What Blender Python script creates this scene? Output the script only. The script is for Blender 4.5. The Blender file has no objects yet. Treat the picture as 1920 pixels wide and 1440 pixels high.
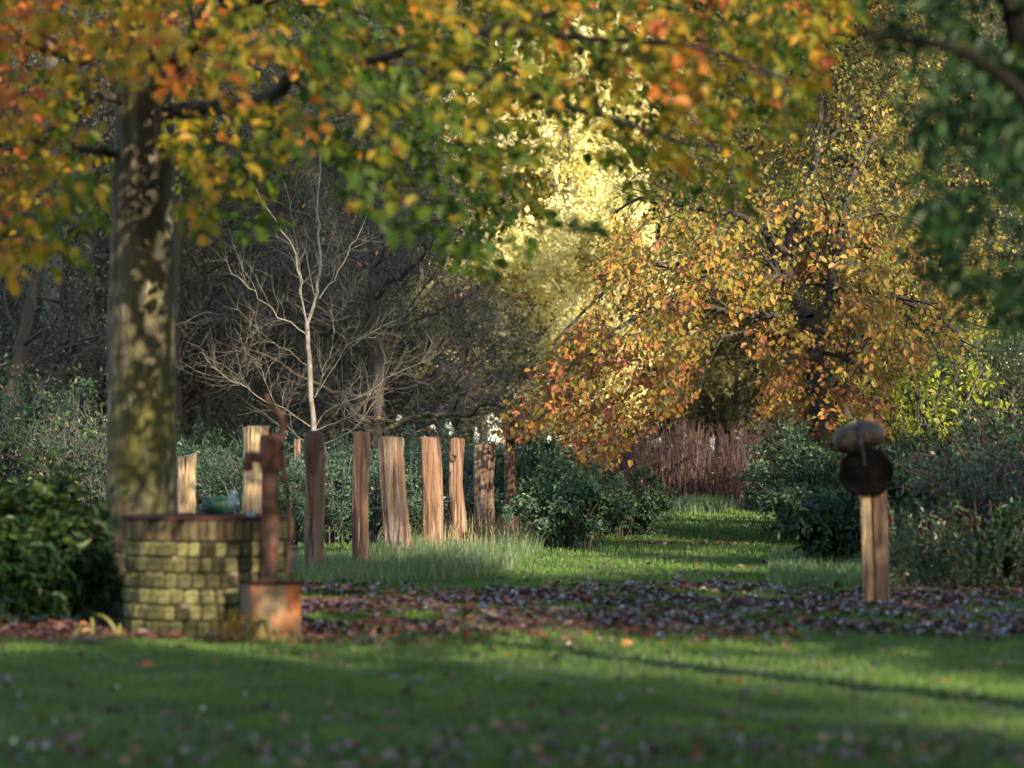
import bpy, math
import numpy as np
from mathutils import Vector, Matrix

rng = np.random.default_rng(7)
C = bpy.context.scene.collection
sc = bpy.context.scene

# ------------------------------------------------------------------ camera, sky, sun, exposure
F = 5600.0                      # focal length in pixels of a 1920 wide frame (105 mm)
HZ = 815.0                      # row of the horizon
CAMH = 1.52
PITCH = math.atan((HZ - 720.0) / F)
cam = bpy.data.cameras.new('camera')
cam.sensor_width = 36.0
cam.lens = 36.0 * F / 1920.0
cam.clip_end = 1200
cam.dof.use_dof = True
cam.dof.focus_distance = 45.0
cam.dof.aperture_fstop = 1.4
cam.dof.aperture_blades = 9
cam_ob = bpy.data.objects.new('camera', cam)
C.objects.link(cam_ob)
cam_ob.location = (0, 0, CAMH)
cam_ob.rotation_euler = (math.radians(90) + PITCH, 0, 0)
sc.camera = cam_ob

SUN_AZ = math.radians(150)      # clockwise from +Y
SUN_EL = math.radians(19)
S = Vector((math.sin(SUN_AZ) * math.cos(SUN_EL), math.cos(SUN_AZ) * math.cos(SUN_EL), math.sin(SUN_EL)))
world = bpy.data.worlds.new('World')
sc.world = world
world.use_nodes = True
wn = world.node_tree
wn.nodes.clear()
wo = wn.nodes.new('ShaderNodeOutputWorld')
wb = wn.nodes.new('ShaderNodeBackground')
sky = wn.nodes.new('ShaderNodeTexSky')
sky.sky_type = 'NISHITA'
sky.sun_disc = False
sky.sun_elevation = SUN_EL
sky.sun_rotation = SUN_AZ
wb.inputs[1].default_value = 0.14
wn.links.new(sky.outputs[0], wb.inputs[0])
wn.links.new(wb.outputs[0], wo.inputs[0])
sun = bpy.data.lights.new('sun', 'SUN')
sun.energy = 4.3
sun.angle = math.radians(0.55)
sun.color = (1.0, 0.84, 0.60)
sun_ob = bpy.data.objects.new('sun', sun)
C.objects.link(sun_ob)
sun_ob.location = S * 60
sun_ob.rotation_euler = S.to_track_quat('Z', 'Y').to_euler()

sc.view_settings.view_transform = 'Standard'
sc.view_settings.look = 'None'
sc.view_settings.exposure = 1.66
sc.view_settings.gamma = 1.0
sc.render.engine = 'CYCLES'
cy = sc.cycles
cy.use_denoising = True
cy.max_bounces = 6
cy.diffuse_bounces = 3
cy.glossy_bounces = 2
cy.transmission_bounces = 4
cy.transparent_max_bounces = 4
cy.caustics_reflective = False
cy.caustics_refractive = False
cy.sample_clamp_indirect = 6.0


# ------------------------------------------------------------------ helpers
def at(px, py, Y):
    """world point seen at pixel (px, py) of the 1920x1440 photograph, at distance Y"""
    u = (px - 960.0) / F
    v = (720.0 - py) / F
    cp, sp = math.cos(PITCH), math.sin(PITCH)
    dy = cp - v * sp
    dz = sp + v * cp
    return np.array([u / dy * Y, Y, CAMH + dz / dy * Y])


def pix(P):
    """pixel of world points (N,3)"""
    cp, sp = math.cos(PITCH), math.sin(PITCH)
    z = P[:, 2] - CAMH
    d = P[:, 1] * cp + z * sp
    v = -P[:, 1] * sp + z * cp
    return 960 + F * P[:, 0] / d, 720 - F * v / d


def gy(py):
    """distance of the ground seen at row py"""
    return F * CAMH / (py - HZ)


def nrm(a):
    return a / np.maximum(np.linalg.norm(a, axis=-1, keepdims=True), 1e-9)


def inside(poly, x, y):
    poly = np.array(poly, float)
    r = np.zeros(len(x), bool)
    n = len(poly)
    for i in range(n):
        x1, y1 = poly[i]
        x2, y2 = poly[(i + 1) % n]
        c = ((y1 > y) != (y2 > y))
        with np.errstate(divide='ignore', invalid='ignore'):
            xi = (x2 - x1) * (y - y1) / (y2 - y1 + 1e-12) + x1
        r ^= c & (x < xi)
    return r


def vnoise(P, scale, seed=0):
    """smooth random field, roughly 0..1"""
    r = np.random.default_rng(seed)
    out = np.zeros(len(P))
    for k in range(6):
        d = nrm(r.normal(size=3))
        out += np.sin(P @ d * (2 * math.pi / scale) * r.uniform(.6, 1.7) + r.uniform(0, 6.28))
    return np.clip(.5 + out / 6.0, 0, 1)


class Buf:
    def __init__(s):
        s.v, s.f, s.t, s.n = [], [], [], 0

    def add(s, V, Q, T=None):
        V = np.asarray(V, float).reshape(-1, 3)
        Q = np.asarray(Q, np.int64).reshape(-1, 4)
        s.v.append(V)
        s.f.append(Q + s.n)
        s.t.append(np.full(len(Q), .5) if T is None else np.asarray(T, float).reshape(-1))
        s.n += len(V)

    def count(s):
        return sum(len(q) for q in s.f)

    def mesh(s, name, mat, origin=(0, 0, 0), smooth=True):
        V = np.concatenate(s.v) - np.array(origin)
        Q = np.concatenate(s.f)
        T = np.concatenate(s.t)
        me = bpy.data.meshes.new(name)
        me.vertices.add(len(V))
        me.vertices.foreach_set('co', V.astype(np.float32).ravel())
        me.loops.add(len(Q) * 4)
        me.loops.foreach_set('vertex_index', Q.astype(np.int32).ravel())
        me.polygons.add(len(Q))
        me.polygons.foreach_set('loop_start', np.arange(0, len(Q) * 4, 4, dtype=np.int32))
        me.polygons.foreach_set('loop_total', np.full(len(Q), 4, dtype=np.int32))
        me.polygons.foreach_set('use_smooth', np.full(len(Q), smooth, dtype=bool))
        me.update(calc_edges=True)
        a = me.attributes.new('tint', 'FLOAT', 'FACE')
        a.data.foreach_set('value', T.astype(np.float32))
        me.materials.append(mat)
        me.validate()
        return me


def link(name, me, parent=None):
    o = bpy.data.objects.new(name, me)
    C.objects.link(o)
    if parent is not None:
        o.parent = parent
    return o


def tag(o, label=None, cat=None, group=None, kind=None):
    if label: o['label'] = label
    if cat: o['category'] = cat
    if group: o['group'] = group
    if kind: o['kind'] = kind
    return o


def thing(name, loc, label, cat, group=None):
    o = bpy.data.objects.new(name, None)
    C.objects.link(o)
    o.location = tuple(loc)
    o.empty_display_size = .2
    return tag(o, label, cat, group)


def part(name, buf, mat, root, smooth=True, label=None, kind=None):
    o = link(name, buf.mesh(name, mat, root.location, smooth), root)
    if label: o['label'] = label
    if kind: o['kind'] = kind
    return o


def copy_thing(root, loc, rz=0, s=1.0, label=None, group=None, tilt=0):
    c = root.copy()
    C.objects.link(c)
    c.location = tuple(loc)
    c.rotation_euler = (tilt, 0, rz)
    c.scale = (s, s, s)
    if label: c['label'] = label
    if group: c['group'] = group
    for ch in root.children:
        d = ch.copy()
        C.objects.link(d)
        d.parent = c
        for g in ch.children:
            e = g.copy()
            C.objects.link(e)
            e.parent = d
    return c


# ---- vectorised tubes: P (N,K,3), R (N,K)
def tubes(buf, P, R, sides=3, tint=None, cap=False):
    P = np.asarray(P, float)
    R = np.asarray(R, float)
    if P.ndim == 2:
        P, R = P[None], R[None]
    N, K, _ = P.shape
    T = np.empty_like(P)
    T[:, 1:-1] = P[:, 2:] - P[:, :-2]
    T[:, 0] = P[:, 1] - P[:, 0]
    T[:, -1] = P[:, -1] - P[:, -2]
    T = nrm(T)
    ref = np.where(np.abs(nrm(P[:, -1] - P[:, 0])[:, 2:3]) > .75, np.array([[1., 0, 0]]), np.array([[0, 0, 1.]]))[:, None, :]
    A = nrm(np.cross(T, np.broadcast_to(ref, T.shape)))
    B = np.cross(T, A)
    th = np.arange(sides) * 2 * math.pi / sides
    ring = P[:, :, None, :] + R[:, :, None, None] * (A[:, :, None, :] * np.cos(th)[None, None, :, None] + B[:, :, None, :] * np.sin(th)[None, None, :, None])
    V = ring.reshape(-1, 3)
    base = np.arange(N)[:, None, None] * (K * sides)
    k = np.arange(K - 1)[None, :, None] * sides
    j = np.arange(sides)[None, None, :]
    j2 = (j + 1) % sides
    Q = np.stack([base + k + j, base + k + j2, base + k + sides + j2, base + k + sides + j], -1).reshape(-1, 4)
    tt = None
    if tint is not None:
        tt = np.repeat(np.asarray(tint), (K - 1) * sides)
    buf.add(V, Q, tt)


def spline(pts, n=12):
    """smooth resample of a polyline"""
    pts = np.array(pts, float)
    m = len(pts)
    ts = np.linspace(0, m - 1, n)
    out = []
    for t in ts:
        i = min(int(t), m - 2)
        u = t - i
        p0, p1, p2, p3 = pts[max(i - 1, 0)], pts[i], pts[i + 1], pts[min(i + 2, m - 1)]
        out.append(.5 * ((2 * p1) + (-p0 + p2) * u + (2 * p0 - 5 * p1 + 4 * p2 - p3) * u * u + (-p0 + 3 * p1 - 3 * p2 + p3) * u ** 3))
    return np.array(out)


def pixline(pts, Y0, Y1=None, n=12):
    Y1 = Y0 if Y1 is None else Y1
    m = len(pts)
    return spline([at(p[0], p[1], Y0 + (Y1 - Y0) * i / (m - 1)) for i, p in enumerate(pts)], n)


def spawn(P, R, n, length, ang=(.5, 1.1), up=0.0, K=5, t0=.2, wig=.25, rr=.5, rend=.25, flat=0.0, taper=.45, rmin=0.0):
    """n child branches off the parents P (N,K0,3), R (N,K0)"""
    N, K0, _ = P.shape
    i = rng.integers(0, N, n)
    t = rng.uniform(t0, 1, n) * (K0 - 1)
    k = np.minimum(t.astype(int), K0 - 2)
    u = (t - k)[:, None]
    p = P[i, k] * (1 - u) + P[i, k + 1] * u
    r = R[i, k] * (1 - u[:, 0]) + R[i, k + 1] * u[:, 0]
    tan = nrm(P[i, k + 1] - P[i, k])
    q = rng.normal(size=(n, 3))
    q[:, 2] *= (1 - flat)
    q = nrm(q - (q * tan).sum(1, keepdims=True) * tan)
    a = rng.uniform(ang[0], ang[1], n)[:, None]
    d = nrm(tan * np.cos(a) + q * np.sin(a) + np.array([0, 0, up]))
    L = length * rng.uniform(.55, 1.25, n) * (1 - taper * t / (K0 - 1))
    out = np.empty((n, K, 3))
    out[:, 0] = p
    step = (L / (K - 1))[:, None]
    for m in range(1, K):
        d = nrm(d + rng.normal(size=(n, 3)) * wig + np.array([0, 0, up * .3]))
        out[:, m] = out[:, m - 1] + d * step
    r0 = np.maximum(r * rr, rmin)
    RR = r0[:, None] * np.linspace(1, rend, K)[None]
    return out, RR


def leaves(buf, pos, d, nor, L, W, tint, fold=.18, curl=.12):
    """leaf shaped folded blades, 6 vertices and 2 quads each"""
    d = nrm(d)
    side = nrm(np.cross(d, nor))
    up = np.cross(side, d)
    L = np.broadcast_to(np.asarray(L, float), (len(pos),))[:, None]
    W = np.broadcast_to(np.asarray(W, float), (len(pos),))[:, None]
    f = fold * W
    c = curl * L
    v0 = pos
    v1 = pos + d * L * .28 + side * W * .46 + up * f
    v2 = pos + d * L * .68 + side * W * .42 + up * (f - c * .4)
    v3 = pos + d * L - up * c
    v4 = pos + d * L * .68 - side * W * .42 + up * (f - c * .4)
    v5 = pos + d * L * .28 - side * W * .46 + up * f
    V = np.stack([v0, v1, v2, v3, v4, v5], 1).reshape(-1, 3)
    b = np.arange(len(pos))[:, None] * 6
    Q = np.stack([b + np.array([[0, 1, 2, 3]]), b + np.array([[0, 3, 4, 5]])], 1).reshape(-1, 4)
    buf.add(V, Q, np.repeat(tint, 2))


def kites(buf, pos, d, nor, L, W, tint):
    """small far leaves, 1 quad each"""
    d = nrm(d)
    side = nrm(np.cross(d, nor))
    L = np.broadcast_to(np.asarray(L, float), (len(pos),))[:, None]
    W = np.broadcast_to(np.asarray(W, float), (len(pos),))[:, None]
    V = np.stack([pos, pos + d * L * .45 + side * W * .5, pos + d * L, pos + d * L * .45 - side * W * .5], 1).reshape(-1, 3)
    buf.add(V, np.arange(len(pos) * 4).reshape(-1, 4), tint)


def on_twigs(P, m, t0=.15):
    """m points per twig with direction of the twig; returns pos, tan"""
    N, K, _ = P.shape
    t = rng.uniform(t0, 1, (N, m)) * (K - 1)
    k = np.minimum(t.astype(int), K - 2)
    u = (t - k)[..., None]
    i = np.arange(N)[:, None]
    p = P[i, k] * (1 - u) + P[i, k + 1] * u
    tan = nrm(P[i, k + 1] - P[i, k])
    return p.reshape(-1, 3), tan.reshape(-1, 3)


def box(buf, c, sx, sy, sz, rz=0, tint=.5, bev=0.0, jit=0.0):
    """chamfered box, base at c"""
    b = bev
    prof = [(0, b), (b, 0), (sz - b, 0), (sz, b)] if b > 0 else [(0, 0), (sz, 0)]
    V = []
    for z, ins in prof:
        hx, hy = sx / 2 - ins, sy / 2 - ins
        for x, y in ((-hx, -hy), (hx, -hy), (hx, hy), (-hx, hy)):
            V.append([x, y, z])
    V = np.array(V, float)
    if jit: V += rng.normal(size=V.shape) * jit
    cz, sn = math.cos(rz), math.sin(rz)
    V = np.stack([V[:, 0] * cz - V[:, 1] * sn, V[:, 0] * sn + V[:, 1] * cz, V[:, 2]], 1) + np.array(c)
    Q = []
    n = len(prof)
    for k in range(n - 1):
        for j in range(4):
            Q.append([k * 4 + j, k * 4 + (j + 1) % 4, k * 4 + 4 + (j + 1) % 4, k * 4 + 4 + j])
    Q.append([3, 2, 1, 0])
    m = (n - 1) * 4
    Q.append([m, m + 1, m + 2, m + 3])
    buf.add(V, Q, [tint] * len(Q))


def lathe(buf, prof, sides=24, axis_mat=None, org=(0, 0, 0), tint=.5, lump=0.0):
    """prof = [(r, z)...]; optional 3x3 rotation"""
    n = len(prof)
    th = np.arange(sides) * 2 * math.pi / sides
    V = []
    for r, z in prof:
        rr = np.maximum(r, 1e-4) * (1 + lump * (np.sin(th * 3 + z * 9) + np.sin(th * 5 - z * 14)) * .5)
        V.append(np.stack([rr * np.cos(th), rr * np.sin(th), np.full(sides, z)], 1))
    V = np.concatenate(V)
    if axis_mat is not None: V = V @ np.array(axis_mat).T
    V = V + np.array(org)
    Q = []
    for k in range(n - 1):
        for j in range(sides):
            j2 = (j + 1) % sides
            Q.append([k * sides + j, k * sides + j2, (k + 1) * sides + j2, (k + 1) * sides + j])
    buf.add(V, Q, [tint] * len(Q))


# ------------------------------------------------------------------ materials
def mat_base(name):
    m = bpy.data.materials.new(name)
    m.use_nodes = True
    nt = m.node_tree
    nt.nodes.clear()
    return m, nt, nt.nodes, nt.links


def ramp(nodes, stops, interp='LINEAR'):
    r = nodes.new('ShaderNodeValToRGB')
    r.color_ramp.interpolation = interp
    el = r.color_ramp.elements
    el[0].position, el[0].color = stops[0][0], (*stops[0][1], 1)
    el[1].position, el[1].color = stops[-1][0], (*stops[-1][1], 1)
    for p, c in stops[1:-1]:
        e = el.new(p)
        e.color = (*c, 1)
    return r


def leaf_mat(name, stops, trans=.4, rough=.5, spec=.4, tcol=1.3):
    m, nt, n, l = mat_base(name)
    a = n.new('ShaderNodeAttribute'); a.attribute_name = 'tint'
    r = ramp(n, stops)
    l.new(a.outputs['Fac'], r.inputs[0])
    tc = n.new('ShaderNodeTexCoord')
    nz = n.new('ShaderNodeTexNoise'); nz.inputs['Scale'].default_value = 60
    l.new(tc.outputs['Object'], nz.inputs['Vector'])
    mx = n.new('ShaderNodeMix'); mx.data_type = 'RGBA'; mx.blend_type = 'MULTIPLY'
    mx.inputs[0].default_value = .55
    rr = ramp(n, [(.3, (.45, .40, .35)), (.65, (1.15, 1.15, 1.1))])
    l.new(nz.outputs[0], rr.inputs[0])
    l.new(r.outputs[0], mx.inputs[6]); l.new(rr.outputs[0], mx.inputs[7])
    b = n.new('ShaderNodeBsdfPrincipled')
    b.inputs['Roughness'].default_value = rough
    b.inputs['Specular IOR Level'].default_value = spec
    l.new(mx.outputs[2], b.inputs['Base Color'])
    t = n.new('ShaderNodeBsdfTranslucent')
    g = n.new('ShaderNodeMix'); g.data_type = 'RGBA'; g.blend_type = 'MULTIPLY'
    g.inputs[0].default_value = 1
    g.inputs[7].default_value = (tcol, tcol, tcol * .6, 1)
    l.new(mx.outputs[2], g.inputs[6]); l.new(g.outputs[2], t.inputs[0])
    s = n.new('ShaderNodeMixShader'); s.inputs[0].default_value = trans
    o = n.new('ShaderNodeOutputMaterial')
    l.new(b.outputs[0], s.inputs[1]); l.new(t.outputs[0], s.inputs[2]); l.new(s.outputs[0], o.inputs[0])
    return m


def surf_mat(name, layers, rough=.8, bump=.4, bscale=30, spec=.3, metal=0.0, bdist=.01, stretch=(1, 1, 1), tint_amt=0.0):
    """layers: list of (scale, lo, hi, colour) noise-masked over the first (colour)"""
    m, nt, n, l = mat_base(name)
    tc = n.new('ShaderNodeTexCoord')
    mp = n.new('ShaderNodeMapping'); mp.inputs['Scale'].default_value = stretch
    l.new(tc.outputs['Object'], mp.inputs[0])
    col = None
    for i, ly in enumerate(layers):
        if i == 0:
            rgb = n.new('ShaderNodeRGB'); rgb.outputs[0].default_value = (*ly, 1)
            col = rgb.outputs[0]
            continue
        scale, lo, hi, c = ly[:4]
        nz = n.new('ShaderNodeTexNoise'); nz.inputs['Scale'].default_value = scale
        nz.inputs['Detail'].default_value = 6; nz.inputs['Roughness'].default_value = .65
        nz.noise_dimensions = '4D'; nz.inputs['W'].default_value = i * 3.7
        if len(ly) > 4:
            mp2 = n.new('ShaderNodeMapping'); mp2.inputs['Scale'].default_value = ly[4]
            l.new(tc.outputs['Object'], mp2.inputs[0]); l.new(mp2.outputs[0], nz.inputs['Vector'])
        else:
            l.new(mp.outputs[0], nz.inputs['Vector'])
        mr = n.new('ShaderNodeMapRange'); mr.inputs[1].default_value = lo; mr.inputs[2].default_value = hi
        l.new(nz.outputs[0], mr.inputs[0])
        mx = n.new('ShaderNodeMix'); mx.data_type = 'RGBA'
        l.new(mr.outputs[0], mx.inputs[0]); l.new(col, mx.inputs[6]); mx.inputs[7].default_value = (*c, 1)
        col = mx.outputs[2]
    if tint_amt:
        a = n.new('ShaderNodeAttribute'); a.attribute_name = 'tint'
        mr = n.new('ShaderNodeMapRange'); mr.inputs[3].default_value = 1 - tint_amt; mr.inputs[4].default_value = 1 + tint_amt
        l.new(a.outputs['Fac'], mr.inputs[0])
        v = n.new('ShaderNodeVectorMath'); v.operation = 'SCALE'
        l.new(col, v.inputs[0]); l.new(mr.outputs[0], v.inputs['Scale'])
        col = v.outputs[0]
    b = n.new('ShaderNodeBsdfPrincipled')
    b.inputs['Roughness'].default_value = rough
    b.inputs['Specular IOR Level'].default_value = spec
    b.inputs['Metallic'].default_value = metal
    l.new(col, b.inputs['Base Color'])
    nz = n.new('ShaderNodeTexNoise'); nz.inputs['Scale'].default_value = bscale; nz.inputs['Detail'].default_value = 8
    l.new(mp.outputs[0], nz.inputs['Vector'])
    bp = n.new('ShaderNodeBump'); bp.inputs['Strength'].default_value = bump; bp.inputs['Distance'].default_value = bdist
    l.new(nz.outputs[0], bp.inputs['Height']); l.new(bp.outputs[0], b.inputs['Normal'])
    o = n.new('ShaderNodeOutputMaterial'); l.new(b.outputs[0], o.inputs[0])
    return m


M = {}
M['ground'] = surf_mat('ground', [(.030, .045, .012), (1.2, .45, .6, (.045, .035, .018)), (14, .5, .7, (.02, .03, .01))], bump=.6, bscale=25, bdist=.03)
M['bark_beech'] = surf_mat('smooth_mossy_bark', [(.115, .10, .075), (1.1, .44, .56, (.070, .070, .016), (1, 1, .40)),
                           (6.5, .50, .58, (.045, .04, .025), (1, 1, .10)), (1.5, .56, .64, (.028, .028, .015), (1, 1, .5)), (9, .60, .66, (.24, .22, .17), (1, 1, .30)),
                           (26, .54, .62, (.05, .045, .03), (1, 1, .08))],
                           bump=1.0, bscale=18, bdist=.04, stretch=(1, 1, .22))
M['bark_black'] = surf_mat('blackish_bark', [(.006, .006, .005), (8, .5, .65, (.013, .013, .011))], spec=.1, rough=1, bump=.8, bscale=30, bdist=.02)
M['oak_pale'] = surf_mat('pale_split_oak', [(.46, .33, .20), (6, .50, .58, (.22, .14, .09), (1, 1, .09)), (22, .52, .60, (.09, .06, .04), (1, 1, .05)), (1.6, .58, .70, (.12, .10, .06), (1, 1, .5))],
                        bump=1.0, bscale=34, bdist=.04, stretch=(1, 1, .06))  # on the post behind the pump this paleness stands in for sunlight
M['bark_dark'] = surf_mat('dark_bark', [(.034, .027, .022), (8, .5, .65, (.065, .06, .05)), (3, .5, .7, (.03, .035, .015))], bump=.8, bscale=30, bdist=.02, stretch=(1, 1, .3))
M['bark_grey'] = surf_mat('grey_bark', [(.055, .047, .04), (10, .5, .62, (.12, .11, .095)), (3, .5, .7, (.06, .06, .035))], bump=.5, bscale=30, bdist=.01)
M['bark_birch'] = surf_mat('pale_bark', [(.20, .19, .17), (9, .46, .56, (.12, .11, .075), (1, 1, .8)), (40, .52, .58, (.06, .055, .04), (1, 1, 2.5))], bump=.4, bscale=40)
M['twig'] = surf_mat('twig', [(.045, .040, .040), (6, .45, .6, (.085, .078, .078))], bump=0)
M['twig_far'] = surf_mat('twig_pale', [(.22, .18, .14), (4, .45, .6, (.12, .10, .08))], bump=0)
M['oak'] = surf_mat('weathered_oak', [(.28, .20, .135), (5, .47, .55, (.15, .09, .06), (1, 1, .10)), (3, .54, .64, (.27, .25, .22), (1, 1, .22)), (26, .50, .58, (.05, .032, .025), (1, 1, .05)),
                    (1.3, .58, .70, (.07, .06, .035), (1, 1, .5))], bump=1.0, bscale=34, bdist=.04, stretch=(1, 1, .06), tint_amt=.25)
M['oak_dark'] = surf_mat('shadow_dark_oak', [(.075, .045, .03), (7, .45, .6, (.03, .02, .018), (1, 1, .1))], bump=.8, bscale=28, bdist=.01, stretch=(1, 1, .08))  # for dark holes, and the shadow painted on one post head
M['oak_red'] = surf_mat('red_brown_oak', [(.17, .095, .06), (7, .45, .56, (.06, .034, .025), (1, 1, .09)), (16, .54, .62, (.34, .23, .15), (1, 1, .06)), (3, .56, .66, (.15, .14, .12), (1, 1, .2))],
                        bump=1.0, bscale=34, bdist=.04, stretch=(1, 1, .06), tint_amt=.25)
M['brick'] = surf_mat('mossy_brick', [(.085, .078, .040), (9, .44, .56, (.105, .112, .028)), (5, .56, .63, (.085, .05, .035)), (34, .50, .64, (.035, .032, .016))],
                      bump=.9, bscale=50, bdist=.015, tint_amt=.7)
M['brick_top'] = surf_mat('dark_brick', [(.07, .055, .03), (8, .45, .6, (.10, .09, .02)), (30, .5, .7, (.03, .025, .02))], bump=.7, bscale=60, bdist=.008, tint_amt=.5)
M['mortar'] = surf_mat('old_mortar', [(.018, .017, .011), (3, .57, .64, (.20, .17, .12))], bump=.6, bscale=60)
M['rust'] = surf_mat('rusted_iron', [(.075, .030, .018), (6, .42, .58, (.030, .016, .013), (1, 1, .4)), (14, .58, .68, (.15, .055, .02)), (5, .6, .68, (.10, .10, .03))], rough=.7, bump=.5, bscale=60, bdist=.004)
M['rust_box'] = surf_mat('rust_stained_iron', [(.16, .115, .075), (3, .44, .54, (.30, .085, .02), (1, 1, .45)), (3, .56, .64, (.15, .14, .05), (1, 1, .5)), (26, .55, .66, (.08, .04, .02))],
                        rough=.75, bump=.4, bscale=50, bdist=.004)
M['iron'] = surf_mat('black_iron', [(.025, .018, .015), (20, .5, .65, (.07, .035, .02))], rough=.6, bump=.4, bscale=60)
M['lid'] = surf_mat('dark_rust_plate', [(.035, .018, .015), (6, .5, .6, (.07, .03, .02))], spec=.1, rough=.9, bump=.3, bscale=40)
M['green_paint'] = surf_mat('dull_green_paint', [(.012, .055, .035), (10, .5, .65, (.02, .075, .06))], rough=.45, bump=.1, bscale=60)
M['grey_metal'] = surf_mat('blue_grey_metal', [(.16, .22, .30), (15, .5, .65, (.05, .07, .12))], rough=.35, metal=.5, bump=.1, bscale=60)
M['log'] = surf_mat('smooth_grey_brown_wood', [(.060, .045, .034), (4, .45, .6, (.03, .018, .012)), (10, .5, .62, (.11, .07, .03)), (30, .52, .62, (.018, .015, .012), (.3, 1, 1))], rough=.6, spec=.45, bump=.8, bscale=22, bdist=.02)
M['black_disc'] = surf_mat('blackened_wood', [(.006, .005, .005), (9, .5, .7, (.014, .010, .008))], rough=1, spec=.08, bump=1, bscale=30, bdist=.03)
M['strap'] = surf_mat('dark_grey_strap', [(.035, .035, .045)], rough=.5, bump=.1)
M['pink'] = surf_mat('pink_cloth', [(.55, .12, .17), (9, .5, .6, (.42, .08, .12))], rough=.9, bump=.2)
M['blue_grey'] = surf_mat('blue_grey_board', [(.05, .055, .11), (6, .5, .6, (.09, .09, .15))], rough=.8, bump=.2)
M['white_board'] = surf_mat('white_board', [(.60, .60, .68), (6, .5, .6, (.45, .45, .55))], rough=.8, bump=.2)
M['wire'] = surf_mat('galvanised_wire', [(.18, .18, .19)], rough=.5, metal=.6, bump=0)

G_BEECH = [(0, (.035, .075, .010)), (.22, (.075, .12, .012)), (.42, (.20, .19, .018)), (.58, (.42, .26, .025)), (.74, (.44, .16, .03)), (.88, (.36, .085, .035)), (1, (.22, .07, .05))]
M['leaf_beech'] = leaf_mat('autumn_beech_leaf', G_BEECH, trans=.52, rough=.5, spec=.25, tcol=1.6)
M['leaf_copper'] = leaf_mat('orange_beech_leaf', [(0, (.11, .13, .025)), (.25, (.24, .21, .035)), (.5, (.40, .24, .045)), (.7, (.36, .145, .05)), (.88, (.27, .085, .045)), (1, (.14, .05, .04))], trans=.42, rough=.5, spec=.4, tcol=1.3)
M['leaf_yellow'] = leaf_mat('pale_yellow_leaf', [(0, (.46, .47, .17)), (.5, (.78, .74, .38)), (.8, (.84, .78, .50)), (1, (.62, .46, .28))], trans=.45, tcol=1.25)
M['leaf_green'] = leaf_mat('green_leaf', [(0, (.022, .050, .022)), (.5, (.04, .085, .035)), (.85, (.10, .13, .04)), (1, (.28, .25, .05))], trans=.3, rough=.4, spec=.5)
M['leaf_near'] = leaf_mat('dark_hanging_leaf', [(0, (.010, .032, .012)), (.6, (.024, .065, .018)), (.85, (.07, .12, .02)), (1, (.28, .24, .03))], trans=.35, rough=.5, spec=.3)
M['leaf_lime'] = leaf_mat('lime_leaf', [(0, (.08, .13, .02)), (.5, (.22, .28, .03)), (1, (.38, .38, .06))], trans=.45, tcol=1.4)
M['leaf_laurel'] = leaf_mat('glossy_laurel_leaf', [(0, (.010, .028, .012)), (.6, (.020, .048, .012)), (1, (.06, .09, .014))], trans=.2, rough=.42, spec=.4)
M['leaf_bramble'] = leaf_mat('bramble_leaf', [(0, (.035, .075, .045)), (.6, (.065, .125, .070)), (.9, (.12, .17, .08)), (1, (.20, .16, .05))], trans=.3, rough=.45, spec=.5)
M['leaf_wood'] = leaf_mat('dull_wood_leaf', [(0, (.035, .05, .03)), (.4, (.06, .08, .05)), (.7, (.10, .10, .075)), (.9, (.12, .11, .095)), (1, (.20, .20, .12))], trans=.25, rough=.5, spec=.3)
M['leaf_far'] = leaf_mat('far_wood_leaf', [(0, (.03, .045, .02)), (.5, (.08, .085, .03)), (.8, (.17, .14, .05)), (1, (.26, .20, .07))], trans=.35)
M['litter'] = leaf_mat('fallen_leaf', [(0, (.045, .022, .024)), (.4, (.075, .036, .044)), (.7, (.15, .060, .045)), (.9, (.30, .14, .05)), (1, (.42, .28, .07))], trans=.06, rough=.36, spec=.8)
M['grass'] = leaf_mat('grass_blade', [(0, (.045, .090, .020)), (.6, (.085, .165, .030)), (.9, (.13, .21, .04)), (1, (.22, .20, .08))], trans=.35, rough=.5, spec=.35, tcol=1.2)
M['grass_long'] = leaf_mat('long_grass_blade', [(0, (.05, .10, .045)), (.6, (.10, .17, .08)), (.85, (.20, .23, .12)), (1, (.38, .31, .17))], trans=.3, rough=.5, spec=.35)
M['stem_red'] = leaf_mat('purple_brown_stem', [(0, (.025, .013, .016)), (.6, (.055, .028, .030)), (.85, (.13, .085, .06)), (1, (.36, .28, .18))], trans=0, rough=.6)
M['dry_leaf'] = leaf_mat('dry_strap_leaf', [(0, (.16, .18, .04)), (.5, (.42, .36, .07)), (1, (.40, .20, .09))], trans=.3)


# ------------------------------------------------------------------ ground
def ground_z(x, y):
    return 0.02 * np.sin(x * .55 + 1.3) * np.sin(y * .31) + 0.012 * np.sin(x * 1.7 + y * .9)


b = Buf()
gx = np.concatenate([np.linspace(-400, -26, 12), np.linspace(-24, 24, 97), np.linspace(26, 400, 12)])
gyy = np.concatenate([np.linspace(-200, -5, 8), np.linspace(0, 80, 161), np.linspace(85, 600, 20)])
GX, GY = np.meshgrid(gx, gyy)
near = np.exp(-np.maximum(0, np.abs(GX) - 20) / 5) * ((GY > -2) & (GY < 82))
V = np.stack([GX, GY, ground_z(GX, GY) * near], -1).reshape(-1, 3)
nx, ny = len(gx), len(gyy)
ii, jj = np.meshgrid(np.arange(nx - 1), np.arange(ny - 1))
Q = np.stack([jj * nx + ii, jj * nx + ii + 1, (jj + 1) * nx + ii + 1, (jj + 1) * nx + ii], -1).reshape(-1, 4)
b.add(V, Q)
tag(link('ground', b.mesh('ground', M['ground'])), 'dark earth under the lawn and the wood', kind='structure')


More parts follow.
